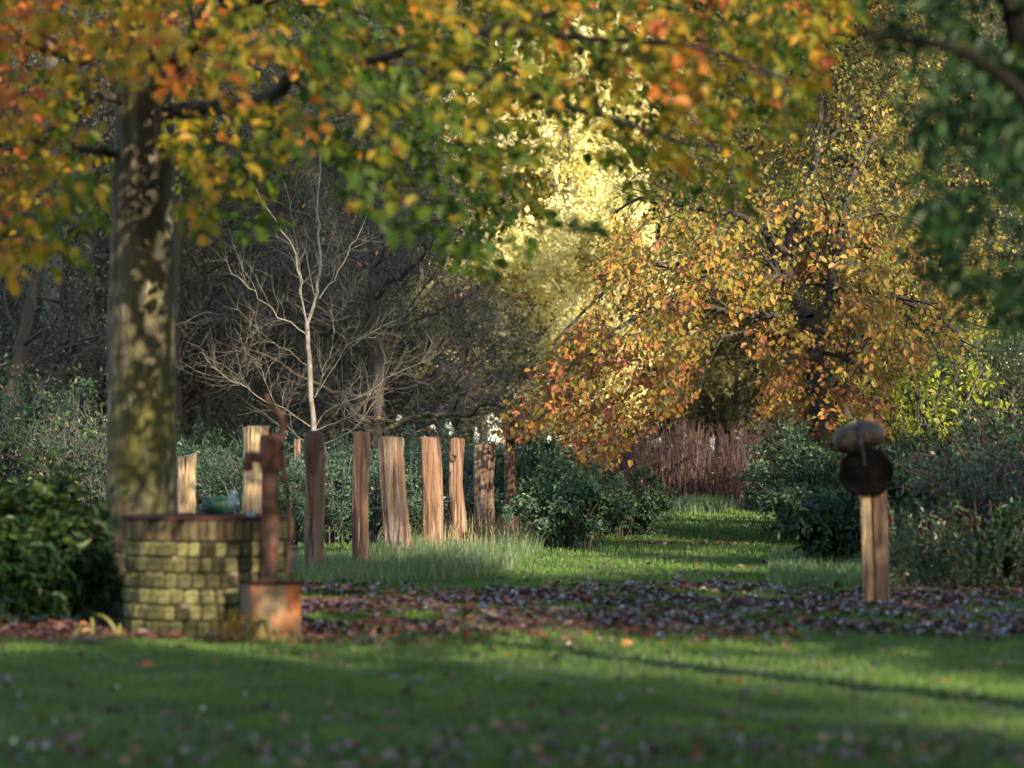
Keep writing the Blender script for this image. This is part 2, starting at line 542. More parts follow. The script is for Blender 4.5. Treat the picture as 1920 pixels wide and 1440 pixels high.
# ------------------------------------------------------------------ generic woodland trees
def wood_tree(name, label, cat, loc, h, cr, cb, nleaf, lsize, lmat, bmat, tmat, seed_tint=(.0, 1.0), r0=.16, nb=(14, 90, 700, 2600), group=None, twiglen=.9, leaf_up=.3, lean=0, crown_name='crown', oval=1.0):
    loc = np.array([loc[0], loc[1], 0.0])
    root = thing(name, loc, label, cat, group)
    K = 9
    z = np.linspace(-.1, h * .92, K)
    tr = np.stack([loc[0] + lean * z + np.cumsum(rng.normal(size=K)) * .05 * h / 10, loc[1] + np.cumsum(rng.normal(size=K)) * .05 * h / 10, z], 1)
    R = r0 * np.linspace(1.25, .2, K)
    R[0] *= 1.25
    tb = Buf()
    tubes(tb, tr, R, 8)
    P0, R0 = tr[None], R[None]
    t0 = min(.95, cb / (h * .92))
    P1, R1 = spawn(P0, R0, nb[0], cr * 1.25, ang=(.7, 1.3), up=.12, K=7, t0=t0, wig=.16, rr=.55, taper=.55)
    tubes(tb, P1, R1, 5)
    P2, R2 = spawn(P1, R1, nb[1], cr * .62, ang=(.4, 1.1), up=.08, K=6, t0=.2, wig=.2, rr=.55)
    tubes(tb, P2, R2, 4)
    part('trunk', tb, bmat, root)
    wb_ = Buf()
    P3, R3 = spawn(np.concatenate([P2]), R2, nb[2], twiglen * 1.2, ang=(.4, 1.2), up=.03, K=5, t0=.15, wig=.25, rr=.6, rmin=.006)
    tubes(wb_, P3, R3, 3)
    P4, R4 = spawn(P3, R3, nb[3], twiglen * .6, ang=(.4, 1.2), up=0, K=4, t0=.2, wig=.3, rr=.7, rmin=.0035, rend=.5)
    tubes(wb_, P4, R4, 3)
    part('twigs', wb_, tmat, root, kind='stuff')
    if nleaf:
        lb = Buf()
        m = max(1, int(nleaf / nb[3]))
        p, tan = on_twigs(P4, m)
        p = p + rng.normal(size=p.shape) * .05
        d = nrm(tan + rng.normal(size=p.shape) * .8 + np.array([0, 0, -.3]))
        nor = nrm(rng.normal(size=p.shape) + np.array([.3, -.4, .6]))
        cl = vnoise(p, cr * .7, int(h * 100))
        t = np.clip(seed_tint[0] + (seed_tint[1] - seed_tint[0]) * (cl * .5 + rng.random(len(p)) * .5), 0, 1)
        L = lsize * rng.uniform(.7, 1.3, len(p))
        kites(lb, p, d, nor, L, L * .62, t)
        part(crown_name, lb, lmat, root, smooth=False, kind='stuff')
    return root


def bush(name, label, cat, loc, w, h, n, lsize, lmat, tmat, narrow=.5, group=None, dep=None, tints=(0, 1), stems=60, full=False, droop=-.2):
    """a rounded shrub grown as arching stems with leaves"""
    loc = np.array([loc[0], loc[1], 0.0])
    dep = w if dep is None else dep
    root = thing(name, loc, label, cat, group)
    K = 7
    N = stems
    a = rng.uniform(0, 6.283, N)
    rr = np.sqrt(rng.random(N))
    base = np.stack([loc[0] + np.cos(a) * rr * w * .22, loc[1] + np.sin(a) * rr * dep * .22, np.full(N, -.05)], 1)
    a2 = a + rng.normal(size=N) * .4
    reach = rng.uniform(.15, 1, N)
    hh = h * np.sqrt(np.maximum(.05, 1 - reach ** 2 * .75)) * rng.uniform(.6, 1.22, N)
    u = np.linspace(0, 1, K)[None]
    X = base[:, 0:1] + np.cos(a2)[:, None] * (reach * w * .5)[:, None] * u ** 1.2
    Yv = base[:, 1:2] + np.sin(a2)[:, None] * (reach * dep * .5)[:, None] * u ** 1.2
    Z = hh[:, None] * np.sin(u * (1.25 + reach[:, None] * .7)) / 1.0
    P = np.stack([X, Yv, Z], -1) + rng.normal(size=(N, K, 3)) * .025 * h
    P[:, 0, 2] = -.05
    P[:, :, 2] = np.maximum(P[:, :, 2], -.05)
    R = np.full(N, .010 + .006 * h)[:, None] * np.linspace(1, .35, K)[None]
    tb = Buf()
    tubes(tb, P, R, 4)
    P2, R2 = spawn(P, R, N * 7, h * .26, ang=(.5, 1.2), up=.05, K=4, t0=.15, wig=.3, rr=.6, rmin=.003)
    tubes(tb, P2, R2, 3)
    part('stems', tb, tmat, root, kind='stuff')
    lb = Buf()
    m = max(1, n // (N * 7))
    p, tan = on_twigs(P2, m, 0)
    p += rng.normal(size=p.shape) * .03 * h
    p[:, 2] = np.maximum(p[:, 2], .02)
    d = nrm(tan * .6 + rng.normal(size=p.shape) * .7 + np.array([0, 0, droop]))
    nor = nrm(rng.normal(size=p.shape) * .7 + np.array([.1, -.5, .9]))
    L = lsize * rng.uniform(.45, 1.5, len(p))
    t = tints[0] + (tints[1] - tints[0]) * np.clip(vnoise(p, h * .8, n) * .4 + rng.random(len(p)) * .6, 0, 1)
    if full:
        leaves(lb, p, d, nor, L, L * narrow, t)
    else:
        kites(lb, p, d, nor, L, L * narrow, t)
    part('foliage', lb, lmat, root, smooth=False, kind='stuff')
    root['_n'] = 0
    del root['_n']
    return root


def X_at(px, Y):
    return (px - 960) / F * Y


# --- far closing wood, Y 105-150
far0 = wood_tree('woodland_tree', 'tall far tree closing the view behind the wood', 'tree', (X_at(80, 110), 110), 22, 5.5, .8, 15000, .34, M['leaf_far'], M['bark_dark'], M['twig'],
                 seed_tint=(0, .8), r0=.3, nb=(26, 150, 800, 3000), twiglen=2.0, group='tall far trees closing the view')
far1 = wood_tree('woodland_tree', 'tall far tree closing the view behind the wood', 'tree', (X_at(420, 116), 116), 21, 6.0, .6, 15000, .36, M['leaf_far'], M['bark_dark'], M['twig'],
                 seed_tint=(.1, .7), r0=.3, nb=(26, 150, 800, 3000), twiglen=2.0, group='tall far trees closing the view')
k = 0
for row, (Y, off, step) in enumerate(((106, -60, 230), (117, 0, 230), (126, 120, 230), (140, 30, 240))):
    for px in range(-250 + off, 2250, step):
        if row < 2 and 840 < px < 1180:
            continue
        copy_thing(far0 if k % 2 else far1, (X_at(px + rng.uniform(-40, 40), Y), Y + rng.uniform(-3, 3), 0), rng.uniform(0, 6.28), rng.uniform(.85, 1.2))
        k += 1

# --- bright yellow sunlit trees in the gap, Y 84-95
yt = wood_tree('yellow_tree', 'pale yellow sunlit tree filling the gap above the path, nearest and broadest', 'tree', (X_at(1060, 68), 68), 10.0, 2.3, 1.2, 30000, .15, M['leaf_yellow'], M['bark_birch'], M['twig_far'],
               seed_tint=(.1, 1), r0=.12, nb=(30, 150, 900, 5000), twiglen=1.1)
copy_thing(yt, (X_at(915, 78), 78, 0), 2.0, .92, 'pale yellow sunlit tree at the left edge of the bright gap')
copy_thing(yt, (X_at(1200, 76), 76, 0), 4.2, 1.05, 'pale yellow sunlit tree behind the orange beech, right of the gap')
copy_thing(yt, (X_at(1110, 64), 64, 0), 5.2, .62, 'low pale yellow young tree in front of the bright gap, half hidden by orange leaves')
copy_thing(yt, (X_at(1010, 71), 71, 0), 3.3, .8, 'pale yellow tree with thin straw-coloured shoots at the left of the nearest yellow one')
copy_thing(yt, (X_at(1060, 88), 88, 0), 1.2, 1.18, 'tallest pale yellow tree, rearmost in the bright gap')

# --- grey brown twiggy wood on the left, Y 58-78
tw0 = wood_tree('thicket_tree', 'grey-brown twiggy tree with sparse ivy in the wood behind the fence posts', 'tree', (X_at(390, 62), 62), 11, 3.6, .5, 34000, .075, M['leaf_wood'], M['bark_dark'], M['twig'],
                r0=.075, nb=(34, 260, 1800, 7500), twiglen=1.0, group='grey twiggy trees behind the fence')
tw1 = wood_tree('thicket_tree', 'grey-brown twiggy tree with sparse ivy in the wood behind the fence posts', 'tree', (X_at(640, 66), 66), 12, 3.8, .4, 34000, .08, M['leaf_wood'], M['bark_dark'], M['twig'],
                r0=.08, nb=(34, 260, 1800, 7500), twiglen=1.0, group='grey twiggy trees behind the fence')
for i, (px, Y, s, src) in enumerate(((-150, 60, 1, tw1), (20, 64, 1.05, tw0), (200, 67, 1.1, tw1), (520, 73, 1.1, tw0), (690, 60, .8, tw1), (300, 80, 1.2, tw0), (60, 80, 1.3, tw1),
                                     (660, 84, 1.25, tw0), (450, 90, 1.4, tw1), (-60, 94, 1.4, tw0), (150, 98, 1.4, tw1), (560, 100, 1.4, tw0))):
    copy_thing(src, (X_at(px, Y), Y, 0), rng.uniform(0, 6.28), s)

# trunks standing in front of the thicket on the left
for (px0, px1, top, wpx, Y, lab) in ((105, 98, 300, 42, 56, 'thick mottled trunk rising left of the big beech, ivy at its foot'),
                                      (172, 160, 320, 40, 58, 'dark red-brown trunk just left of the big beech trunk'),
                                      (344, 338, 330, 24, 60, 'slim dark ivy-grown trunk right of the big beech trunk'),
                                      (-20, 60, 560, 30, 52, 'leaning dark trunk at the left edge of the wood')):
    base = at(px0, HZ, Y); base[2] = 0
    root = thing('wood_trunk_tree', base, lab, 'tree', 'trunks standing in the left wood')
    tb = Buf()
    top_p = at(px1, top, Y)
    mid = (base + top_p) / 2 + np.array([rng.normal() * .08, 0, 0])
    up_p = top_p + (top_p - base) * .6
    P = spline([base - np.array([0, 0, .1]), mid, top_p, up_p], 14)
    r = wpx / F * Y / 2
    R = r * np.linspace(1.15, .55, 14)
    tubes(tb, P, R, 12)
    P1, R1 = spawn(P[None], R[None], 14, 2.6, ang=(.8, 1.4), up=.05, K=8, t0=.25, wig=.25, rr=.3)
    tubes(tb, P1, R1, 5)
    P2, R2 = spawn(P1, R1, 90, 1.2, ang=(.4, 1.1), K=6, t0=.2, wig=.3, rr=.5, rmin=.008)
    tubes(tb, P2, R2, 4)
    part('trunk', tb, M['bark_grey'] if px0 == 105 else M['bark_dark'], root)
    wb_ = Buf()
    P3, R3 = spawn(P2, R2, 700, .7, ang=(.4, 1.2), K=5, t0=.1, wig=.3, rr=.6, rmin=.004)
    tubes(wb_, P3, R3, 3)
    part('twigs', wb_, M['twig'], root, kind='stuff')
    lb = Buf()
    p, tan = on_twigs(P3, 3)
    leaves(lb, p, tan + rng.normal(size=p.shape) * .6, rng.normal(size=p.shape) + [0, -.5, .5], .075, .05, rng.random(len(p)))
    part('foliage', lb, M['leaf_wood'], root, smooth=False, kind='stuff')

# --- greener and browner trees behind the copper beech and on the right
gt0 = wood_tree('woodland_tree', 'green and brown tree behind the orange beech', 'tree', (X_at(1500, 72), 72), 12, 3.8, .6, 30000, .11, M['leaf_far'], M['bark_dark'], M['twig'],
                seed_tint=(0, 1), r0=.14, nb=(28, 180, 1200, 5000), twiglen=1.1, group='green and brown trees behind the orange beech')
gt1 = wood_tree('woodland_tree', 'dark green tree at the right edge of the wood', 'tree', (X_at(1760, 96), 96), 11, 3.4, .4, 34000, .085, M['leaf_green'], M['bark_dark'], M['twig'],
                seed_tint=(0, 1), r0=.13, nb=(28, 180, 1300, 5600), twiglen=1.0, group='dark green trees at the right edge')
for i, (px, Y, s) in enumerate(((1380, 70, .5), (1430, 104, 1.4), (1620, 86, 1.1), (1560, 66, .5), (1290, 104, 1.3), (1720, 96, 1.3), (1900, 88, 1.2))):
    copy_thing(gt0, (X_at(px, Y), Y, 0), rng.uniform(0, 6.28), s)
for i, (px, Y, s) in enumerate(((1880, 54, .5), (1980, 60, .55), (1800, 62, .5), (1700, 70, .55), (2080, 92, 1.3), (1640, 94, 1.3), (1930, 100, 1.5), (1840, 86, 1.1))):
    copy_thing(gt1, (X_at(px, Y), Y, 0), rng.uniform(0, 6.28), s)

M['leaf_mix'] = leaf_mat('mixed_autumn_leaf', [(0, (.05, .08, .02)), (.35, (.14, .17, .03)), (.6, (.30, .26, .05)), (.8, (.30, .16, .05)), (1, (.18, .07, .05))], trans=.4)
mx0 = wood_tree('autumn_tree', 'olive and yellow-brown small-leaved tree rising behind the top of the orange beech', 'tree', (X_at(1600, 50), 50), 10.0, 2.9, 2.6, 26000, .085, M['leaf_mix'], M['bark_dark'], M['twig'],
                r0=.13, nb=(26, 150, 1000, 4300), twiglen=1.0)
copy_thing(mx0, (X_at(1528, 54), 54, 0), 2.2, .85, 'olive-brown small-leaved tree between the bright yellow gap and the orange beech top')
copy_thing(mx0, (X_at(1675, 50), 50, 0), 5.2, .88, 'olive-brown small-leaved tree at the right shoulder of the orange beech')
copy_thing(mx0, (X_at(1730, 93), 93, 0), 4.2, 1.7, 'olive-brown small-leaved tree half behind the dark hanging foliage on the right')

# ------------------------------------------------------------------ unseen trees added to shade and dapple the view, right and behind the camera
sh = wood_tree('added_shade_tree', 'broad leafy unseen tree added to shade the lawn', 'tree', (15.5, 9.5), 13, 4.2, 1.8, 26000, .22, M['leaf_far'], M['bark_dark'], M['twig'],
               seed_tint=(0, .9), r0=.24, nb=(24, 140, 900, 3200), twiglen=1.4, group='broad unseen trees added to shade the lawn')
SHADE = [(3.0, 7.5, .85), (-1.5, 7, .85), (6.4, 7, .92), (-6, 8, .9), (15.2, .5, .78), (18.2, 1.5, .72), (22.5, 0, .75), (0, 13, .9), (14, 11, .8), (22, 9, .9)]
for (c_, t_, s_c) in SHADE:      # c_ across the sunlight, t_ towards the sun
    x, y = c_ * .866 + t_ * .5, c_ * .5 - t_ * .866
    copy_thing(sh, (x, y, 0), rng.uniform(0, 6.28), s_c)
sp = wood_tree('added_shade_tree', 'thinly leaved unseen tree added to break the sun into flecks', 'tree', (7.4, -1.0), 12, 3.6, 2.5, 5200, .21, M['leaf_far'], M['bark_dark'], M['twig'],
               seed_tint=(0, .9), r0=.2, nb=(22, 110, 600, 2200), twiglen=1.3, group='thin unseen trees added to fleck the sunlight')
for (c_, t_, s_c) in ((15.2, -4.0, .9), (22.5, -8, .85), (26.0, -11, .9)):
    x, y = c_ * .866 + t_ * .5, c_ * .5 - t_ * .866
    copy_thing(sp, (x, y, 0), rng.uniform(0, 6.28), s_c)
sh.location = (20.0, -16.0, 0)



tl0 = wood_tree('added_shade_tree', 'very tall high-crowned unseen tree added to shade the left wood', 'tree', (20 * .866, 10.0), 27, 4.6, 17.5, 12000, .32, M['leaf_far'], M['bark_dark'], M['twig'],
                seed_tint=(0, .9), r0=.3, nb=(26, 130, 700, 2400), twiglen=1.6, group='very tall unseen trees added to shade the left wood')  # added out of view; high crowns keep sun off the left wood
for (c_, t_, s_c) in ((15, 1, .88), (25, 1, 1.03)):
    x, y = c_ * .866 + t_ * .5, c_ * .5 - t_ * .866
    copy_thing(tl0, (x, y, 0), rng.uniform(0, 6.28), s_c)


# ------------------------------------------------------------------ individual leaves of a near crown
def leaf_objects(root, pos, d, nor, L, W, tint, mat, n=300, fold=.18, curl=.12, edge=None):
    """the n leaves that show largest become objects sharing 12 meshes; the rest are returned as a mask"""
    px, py = pix(pos)
    vis = (px > 5) & (px < 1915) & (py > 5) & (py < 1435)
    if edge is not None:
        vis &= edge
    order = np.argsort(pos[:, 1] + (~vis) * 1000)[:n]
    order = order[vis[order]]
    meshes = []
    for q in range(12):
        bb = Buf()
        leaves(bb, np.zeros((1, 3)), np.array([[1., 0, 0]]), np.array([[0, 0, 1.]]), 1.0, float(np.mean(W / L)), np.array([(q + .5) / 12]), fold, curl)
        meshes.append(bb.mesh('leaf', mat, (0, 0, 0), False))
    base = np.array(root.location)
    dd = nrm(d[order])
    sd = nrm(np.cross(dd, nor[order]))
    up = np.cross(sd, dd)
    for a, i in enumerate(order):
        o = bpy.data.objects.new('leaf', meshes[int(min(11, max(0, tint[i] * 12)))])
        C.objects.link(o)
        o.parent = root
        l = float(L[i])
        mtx = Matrix.Identity(4)
        for r in range(3):
            mtx[r][0] = dd[a, r] * l
            mtx[r][1] = -sd[a, r] * l
            mtx[r][2] = up[a, r] * l
            mtx[r][3] = pos[i, r] - base[r]
        o.matrix_local = mtx
    keep = np.ones(len(pos), bool)
    keep[order] = False
    return keep


def sprays(center, outdir, Lt, m, droop=.25, K=5, lat=.42):
    """flat drooping twigs with alternate leaves. returns twig P, side twig P, leaf pos, dir, normal"""
    N = len(center)
    d = nrm(outdir)
    out = np.empty((N, K, 3))
    out[:, 0] = center
    st = (Lt / (K - 1))[:, None]
    for k in range(1, K):
        d = nrm(d + rng.normal(size=(N, 3)) * .10 + np.array([0, 0, -droop * .35]))
        out[:, k] = out[:, k - 1] + d * st
    tan = nrm(out[:, -1] - out[:, 0])
    nor = nrm(np.cross(nrm(np.cross(tan, rng.normal(size=(N, 3)) * .35 + np.array([0, 0, 1.]))), tan))
    side = np.cross(tan, nor)
    t = (np.arange(m)[None] + rng.uniform(0, .8, (N, m))) / m
    sg = np.where(np.arange(m) % 2, 1., -1.)[None] * np.ones((N, 1))
    off = rng.uniform(0, 1, (N, m)) * (1.05 - t) * lat * Lt[:, None]
    kk = t * (K - 1)
    k = np.minimum(kk.astype(int), K - 2)
    u = (kk - k)[..., None]
    i = np.arange(N)[:, None]
    base = out[i, k] * (1 - u) + out[i, k + 1] * u
    sdir = nrm(tan[:, None] * .75 + side[:, None] * sg[..., None])
    pos = base + sdir * off[..., None]
    ld = nrm(tan[:, None] * .6 + side[:, None] * sg[..., None] * .7 + rng.normal(size=(N, m, 3)) * .28 + np.array([0, 0, -.25 - droop * .4]))
    ln = nrm(nor[:, None] + rng.normal(size=(N, m, 3)) * .42)
    sel = off > .12 * Lt[:, None]
    tw = np.stack([base, pos], 2)[sel]
    return out, tw, pos.reshape(-1, 3), ld.reshape(-1, 3), ln.reshape(-1, 3)


# ------------------------------------------------------------------ the big beech on the left
TY = gy(1150)                                  # about 25.4 m
tb_base = at(266, 1150, TY)
tree = thing('beech_tree', (tb_base[0], TY, 0), 'big beech with thick mossy trunk behind the brick well, autumn leaves overhead', 'tree')
b = Buf()
prof = [(262, 1165, 84), (262, 1120, 72), (263, 1050, 66), (264, 950, 63), (265, 850, 63), (266, 700, 61), (266, 560, 60.5), (268, 420, 58.5), (272, 300, 57), (270, 220, 56),
        (272, 130, 54), (278, 20, 47), (284, -150, 42), (292, -420, 36), (290, -750, 28), (300, -1100, 18), (300, -1400, 8)]
P = spline([at(p[0], p[1], TY) for p in prof], 60)
R = np.interp(np.linspace(0, 1, 60), np.linspace(0, 1, len(prof)), [p[2] / F * TY for p in prof])
n_s = 40
th = np.arange(n_s) * 2 * math.pi / n_s
rings = []
for k in range(60):
    z = P[k, 2]
    flare = math.exp(-max(z, 0) / .28)
    rr = R[k] * (1 + .035 * np.sin(2 * th + z * .8) + .02 * np.sin(5 * th + z * 1.7) + .012 * np.sin(9 * th - z * 4) + flare * .42 * np.maximum(0, np.sin(4 * th + 1)) + .012 * rng.normal(size=n_s))
    rings.append(np.stack([P[k, 0] + rr * np.cos(th), P[k, 1] + rr * np.sin(th), np.full(n_s, z)], 1))
V = np.concatenate(rings)
Q = [[k * n_s + j, k * n_s + (j + 1) % n_s, (k + 1) * n_s + (j + 1) % n_s, (k + 1) * n_s + j] for k in range(59) for j in range(n_s)]
b.add(V, Q)
part('trunk', b, M['bark_beech'], tree)
limbs = [
    ([(325, 208), (400, 204), (470, 195), (520, 172), (558, 140), (640, 120), (760, 100), (900, 60), (1060, 20)], TY - .1, 19.5, .075),
    ([(300, 150), (338, 128), (350, 95), (380, 30), (430, -60), (560, -200)], TY - .1, 21, .085),
    ([(322, 120), (420, 40), (520, -20), (700, -60), (900, -90)], TY, 22, .07),
    ([(225, 190), (180, 178), (140, 205), (90, 245), (20, 300)], TY - .1, 22.5, .045),
    ([(215, 290), (160, 278), (90, 268), (20, 262)], TY, 24, .035),
    ([(225, 80), (150, 110), (80, 90), (-60, 60), (-200, 40)], TY, 20, .05),
    ([(250, 20), (180, -60), (60, -150), (-150, -260)], TY, 21, .07),
    ([(290, -60), (420, -200), (700, -320), (1000, -380), (1250, -380)], TY, 18, .08),
    ([(285, -200), (350, -420), (500, -600), (700, -700)], TY, 17, .07),
    ([(280, -100), (300, -200), (380, -260), (500, -250)], TY, 14, .075),
    ([(560, 140), (700, 190), (860, 230), (1000, 300)], 23.4, 19.5, .03),
    ([(760, 100), (950, 160), (1150, 230), (1350, 280)], 21.6, 17.5, .035),
    ([(900, 60), (1100, 70), (1300, 90), (1480, 150)], 20.6, 17, .03),
    ([(205, 470), (170, 440), (120, 430), (40, 420)], TY + .4, 26.5, .02),
]
lb_ = Buf()
LP, LR = [], []
for pts, Y0, Y1, r in limbs:
    P = pixline(pts, Y0, Y1, 14)
    P += rng.normal(size=P.shape) * .012
    R = r * np.linspace(1, .3, 14)
    LP.append(P); LR.append(R)
    tubes(lb_, P, R, 8)
LP, LR = np.array(LP), np.array(LR)
part('limbs', lb_, M['bark_dark'], tree)
b2, r2 = spawn(LP, LR, 120, 1.5, ang=(.3, .9), up=-.02, K=8, t0=.25, wig=.12, rr=.45, rmin=.006)
x2, y2 = pix(b2[:, -1])
ok = ~((y2 > 330) & (x2 > 195)) & ~((x2 > 200) & (x2 < 335) & (y2 > 180)) & (y2 < 400)
b2, r2 = b2[ok], r2[ok]
bb = Buf()
tubes(bb, b2, r2, 4)

# crown: lower outline as (px, row) seen from the lawn
low = np.array([(-600, 460), (-60, 470), (0, 480), (60, 490), (120, 470), (170, 430), (200, 370), (335, 380), (350, 430), (400, 425), (430, 330), (500, 350), (560, 335), (650, 320), (700, 380), (800, 395), (850, 480), (920, 500),
                (950, 400), (985, 300), (1060, 300), (1100, 300), (1200, 325), (1300, 345), (1400, 320), (1440, 240), (1520, 200), (1555, 70), (1620, -20), (1900, -160), (2400, -300)], float)
NS = 7600
cx = rng.uniform(-500, 1750, NS)
cyy = rng.uniform(-1250, 500, NS)
cY = rng.uniform(17.5, 28.5, NS)
lowy = np.interp(cx, low[:, 0], low[:, 1])
f_thin = np.where(cyy < -90, .36, .95)                                   # above the frame the crown is looser
dens = np.where(cyy > lowy - 130, .70, 1.0) * f_thin
gap = np.exp(-(((cx - 1040) / 120) ** 2 + ((cyy - 240) / 75) ** 2)) * .82 + np.exp(-(((cx - 905) / 45) ** 2 + ((cyy - 15) / 40) ** 2)) * .8
gap += np.exp(-(((cx - 720) / 28) ** 2 + ((cyy - 20) / 30) ** 2)) * .6 + np.exp(-(((cx - 590) / 130) ** 2 + ((cyy - 215) / 60) ** 2)) * .35 + np.exp(-(((cx - 150) / 70) ** 2 + ((cyy - 250) / 40) ** 2)) * .5
ok = (cyy < lowy - rng.uniform(0, 25, NS)) & (rng.random(NS) < dens * (1 - np.clip(gap, 0, .95)))
front = (cx > 165) & (cx < 345) & (cY < TY + .4)
ok &= ~(front & (cyy > 130))
cx, cyy, cY = cx[ok], cyy[ok], cY[ok]
cen = np.array([at(a, c, y) for a, c, y in zip(cx, cyy, cY)])
# hanging sprigs that stick out under the outline
hang = [(1010, 375, 18), (1060, 395, 18.3), (985, 440, 18), (935, 400, 17.5), (900, 455, 18), (1095, 410, 18.6), (385, 400, 21), (370, 385, 20.5), (330, 225, 22), (338, 250, 21.6), (470, 425, 20), (425, 380, 20), (860, 440, 19),
        (520, 400, 20.6), (770, 400, 20), (690, 380, 19.5), (1330, 350, 18), (1390, 355, 18.2), (1190, 345, 18.4), (100, 455, 21), (145, 470, 22), (40, 450, 21), (1540, 95, 19), (1500, 180, 19), (330, 285, 21.5)]
cen = np.concatenate([cen, np.array([at(*h) for h in hang])])
trunk_xy = np.array([tb_base[0], TY])
od = cen - np.array([tb_base[0], TY, 0])
od[:, 2] = 0
od = nrm(od) + rng.normal(size=od.shape) * np.array([.55, .55, .12])
od[:, 2] -= .12
Lt = rng.uniform(.32, .75, len(cen))
Lt[-len(hang):] = .28
cen = cen - nrm(od) * (Lt * .5)[:, None]
tw, stw, lp, ld, ln = sprays(cen, od, Lt, 9, droop=.35)
tubes(bb, tw, np.full((len(tw), 1), .0045) * np.linspace(1, .4, tw.shape[1])[None], 3)
part('branches', bb, M['bark_dark'], tree, kind='stuff')
x_, y_ = pix(lp)
ok = ~((x_ > 200) & (x_ < 332) & (y_ > 195) & (lp[:, 1] < TY + .3) & ~((x_ > 295) & (y_ < 300)))
lowy = np.interp(x_, low[:, 0], low[:, 1])
ok &= (y_ < lowy + 45) | (np.arange(len(lp)) >= len(lp) - len(hang) * 9)
lp, ld, ln = lp[ok], ld[ok], ln[ok]
x_, y_ = pix(lp)
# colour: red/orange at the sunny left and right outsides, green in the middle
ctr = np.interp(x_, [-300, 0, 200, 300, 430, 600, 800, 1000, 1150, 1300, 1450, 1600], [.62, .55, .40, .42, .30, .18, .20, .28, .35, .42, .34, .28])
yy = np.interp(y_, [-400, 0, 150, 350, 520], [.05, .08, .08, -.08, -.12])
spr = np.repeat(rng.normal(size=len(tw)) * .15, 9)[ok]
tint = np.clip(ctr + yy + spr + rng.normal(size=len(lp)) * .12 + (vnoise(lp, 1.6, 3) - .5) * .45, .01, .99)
Ll = .106 * rng.uniform(.6, 1.3, len(lp))
Wl = Ll * .64
keep = leaf_objects(tree, lp, ld, ln, Ll, Wl, tint, M['leaf_beech'], 300)
fb = Buf()
leaves(fb, lp[keep], ld[keep], ln[keep], Ll[keep], Wl[keep], tint[keep])
part('foliage', fb, M['leaf_beech'], tree, smooth=False, kind='stuff')

# ------------------------------------------------------------------ the orange beech right of the path
BY = 43.5
bx = at(1535, 1000, BY)
beech = thing('copper_beech_tree', (bx[0], BY, 0), 'low spreading beech with orange and yellow leaves arching over the far path', 'tree')
b = Buf()
tl = [([(1540, 1010), (1538, 900), (1535, 800), (1530, 700), (1525, 640), (1515, 600)], BY, BY, .17, .13),
      ([(1515, 600), (1490, 560), (1475, 500), (1490, 420), (1530, 300), (1540, 180)], BY, BY + 1, .13, .04),
      ([(1520, 610), (1555, 570), (1562, 500), (1575, 430), (1600, 330), (1640, 250)], BY, BY + .6, .10, .03),
      ([(1500, 590), (1440, 590), (1380, 590), (1300, 570), (1200, 590), (1110, 660), (1030, 740)], BY, BY - 2, .07, .02),
      ([(1478, 520), (1400, 520), (1300, 500), (1200, 500), (1120, 560), (1040, 640)], BY, BY - 1, .06, .015),
      ([(1480, 480), (1400, 410), (1300, 390), (1210, 370), (1150, 400)], BY, BY + 1.4, .06, .015),
      ([(1490, 420), (1400, 340), (1330, 260), (1290, 210)], BY, BY + 1, .05, .015),
      ([(1560, 540), (1640, 545), (1720, 575), (1780, 610), (1800, 650)], BY, BY - 1, .065, .03),
      ([(1580, 420), (1640, 400), (1700, 410), (1740, 440)], BY, BY + 1, .04, .015),
      ([(1530, 640), (1480, 680), (1450, 730)], BY, BY - 1.8, .03, .01),
      ([(1540, 660), (1600, 680), (1640, 740), (1640, 800)], BY, BY - 2, .035, .01),
      ([(1515, 600), (1420, 620), (1320, 640), (1260, 700), (1240, 780)], BY, BY - 2.6, .05, .012),
      ([(1530, 280), (1600, 220), (1650, 160)], BY + 1, BY + 1.5, .04, .012)]
PP, RR = [], []
for pts, y0, y1, r0, r1 in tl:
    P = pixline(pts, y0, y1, 16)
    R = np.linspace(r0, r1, 16)
    tubes(b, P, R, 9)
    PP.append(P); RR.append(R)
part('trunk', b, M['bark_dark'], beech)
PP, RR = np.array(PP[1:]), np.array(RR[1:])
poly = [(1165, 345), (1230, 270), (1340, 160), (1470, 110), (1560, 80), (1660, 150), (1700, 300), (1690, 420), (1740, 500), (1800, 570), (1800, 640), (1740, 650), (1690, 700), (1670, 770), (1640, 800),
        (1610, 880), (1560, 800), (1520, 790), (1490, 740), (1440, 770), (1415, 745), (1455, 680), (1420, 650), (1350, 600), (1320, 630), (1300, 700), (1285, 780), (1240, 790),
        (1200, 770), (1180, 830), (1125, 860), (1080, 820), (1000, 810), (950, 810), (950, 760), (1010, 670), (1080, 600), (1125, 520), (1140, 420)]
N0 = 6200
px = rng.uniform(930, 1810, N0); py = rng.uniform(80, 890, N0)
ok = inside(poly, px, py)
thin = np.exp(-(((px - 1400) / 60) ** 2 + ((py - 560) / 60) ** 2)) * .5 + np.where(py < 330, .72, np.where(py < 420, .3, 0)) + np.exp(-(((px - 1540) / 22) ** 2 + ((py - 600) / 90) ** 2)) * .6
ok &= rng.random(N0) > thin
ok &= vnoise(np.stack([px / 70., py / 45., px * 0], 1), 1.6, 31) > rng.uniform(.18, .52, N0)
px, py = px[ok], py[ok]
dY = np.interp(px, [940, 1250, 1530, 1800], [-1.2, -1.5, -.8, -.5]) + np.where(py < 400, 1.6, 0)
cY = BY + dY + rng.normal(size=len(px)) * 1.3
cY = np.where((np.abs(px - 1525) < 45) & (py > 420) & (rng.random(len(px)) < .75), BY + 1.2, cY)
cen = np.array([at(a, c, y) for a, c, y in zip(px, py, cY)])
od = cen - np.array([bx[0], BY, 0]); od[:, 2] = 0
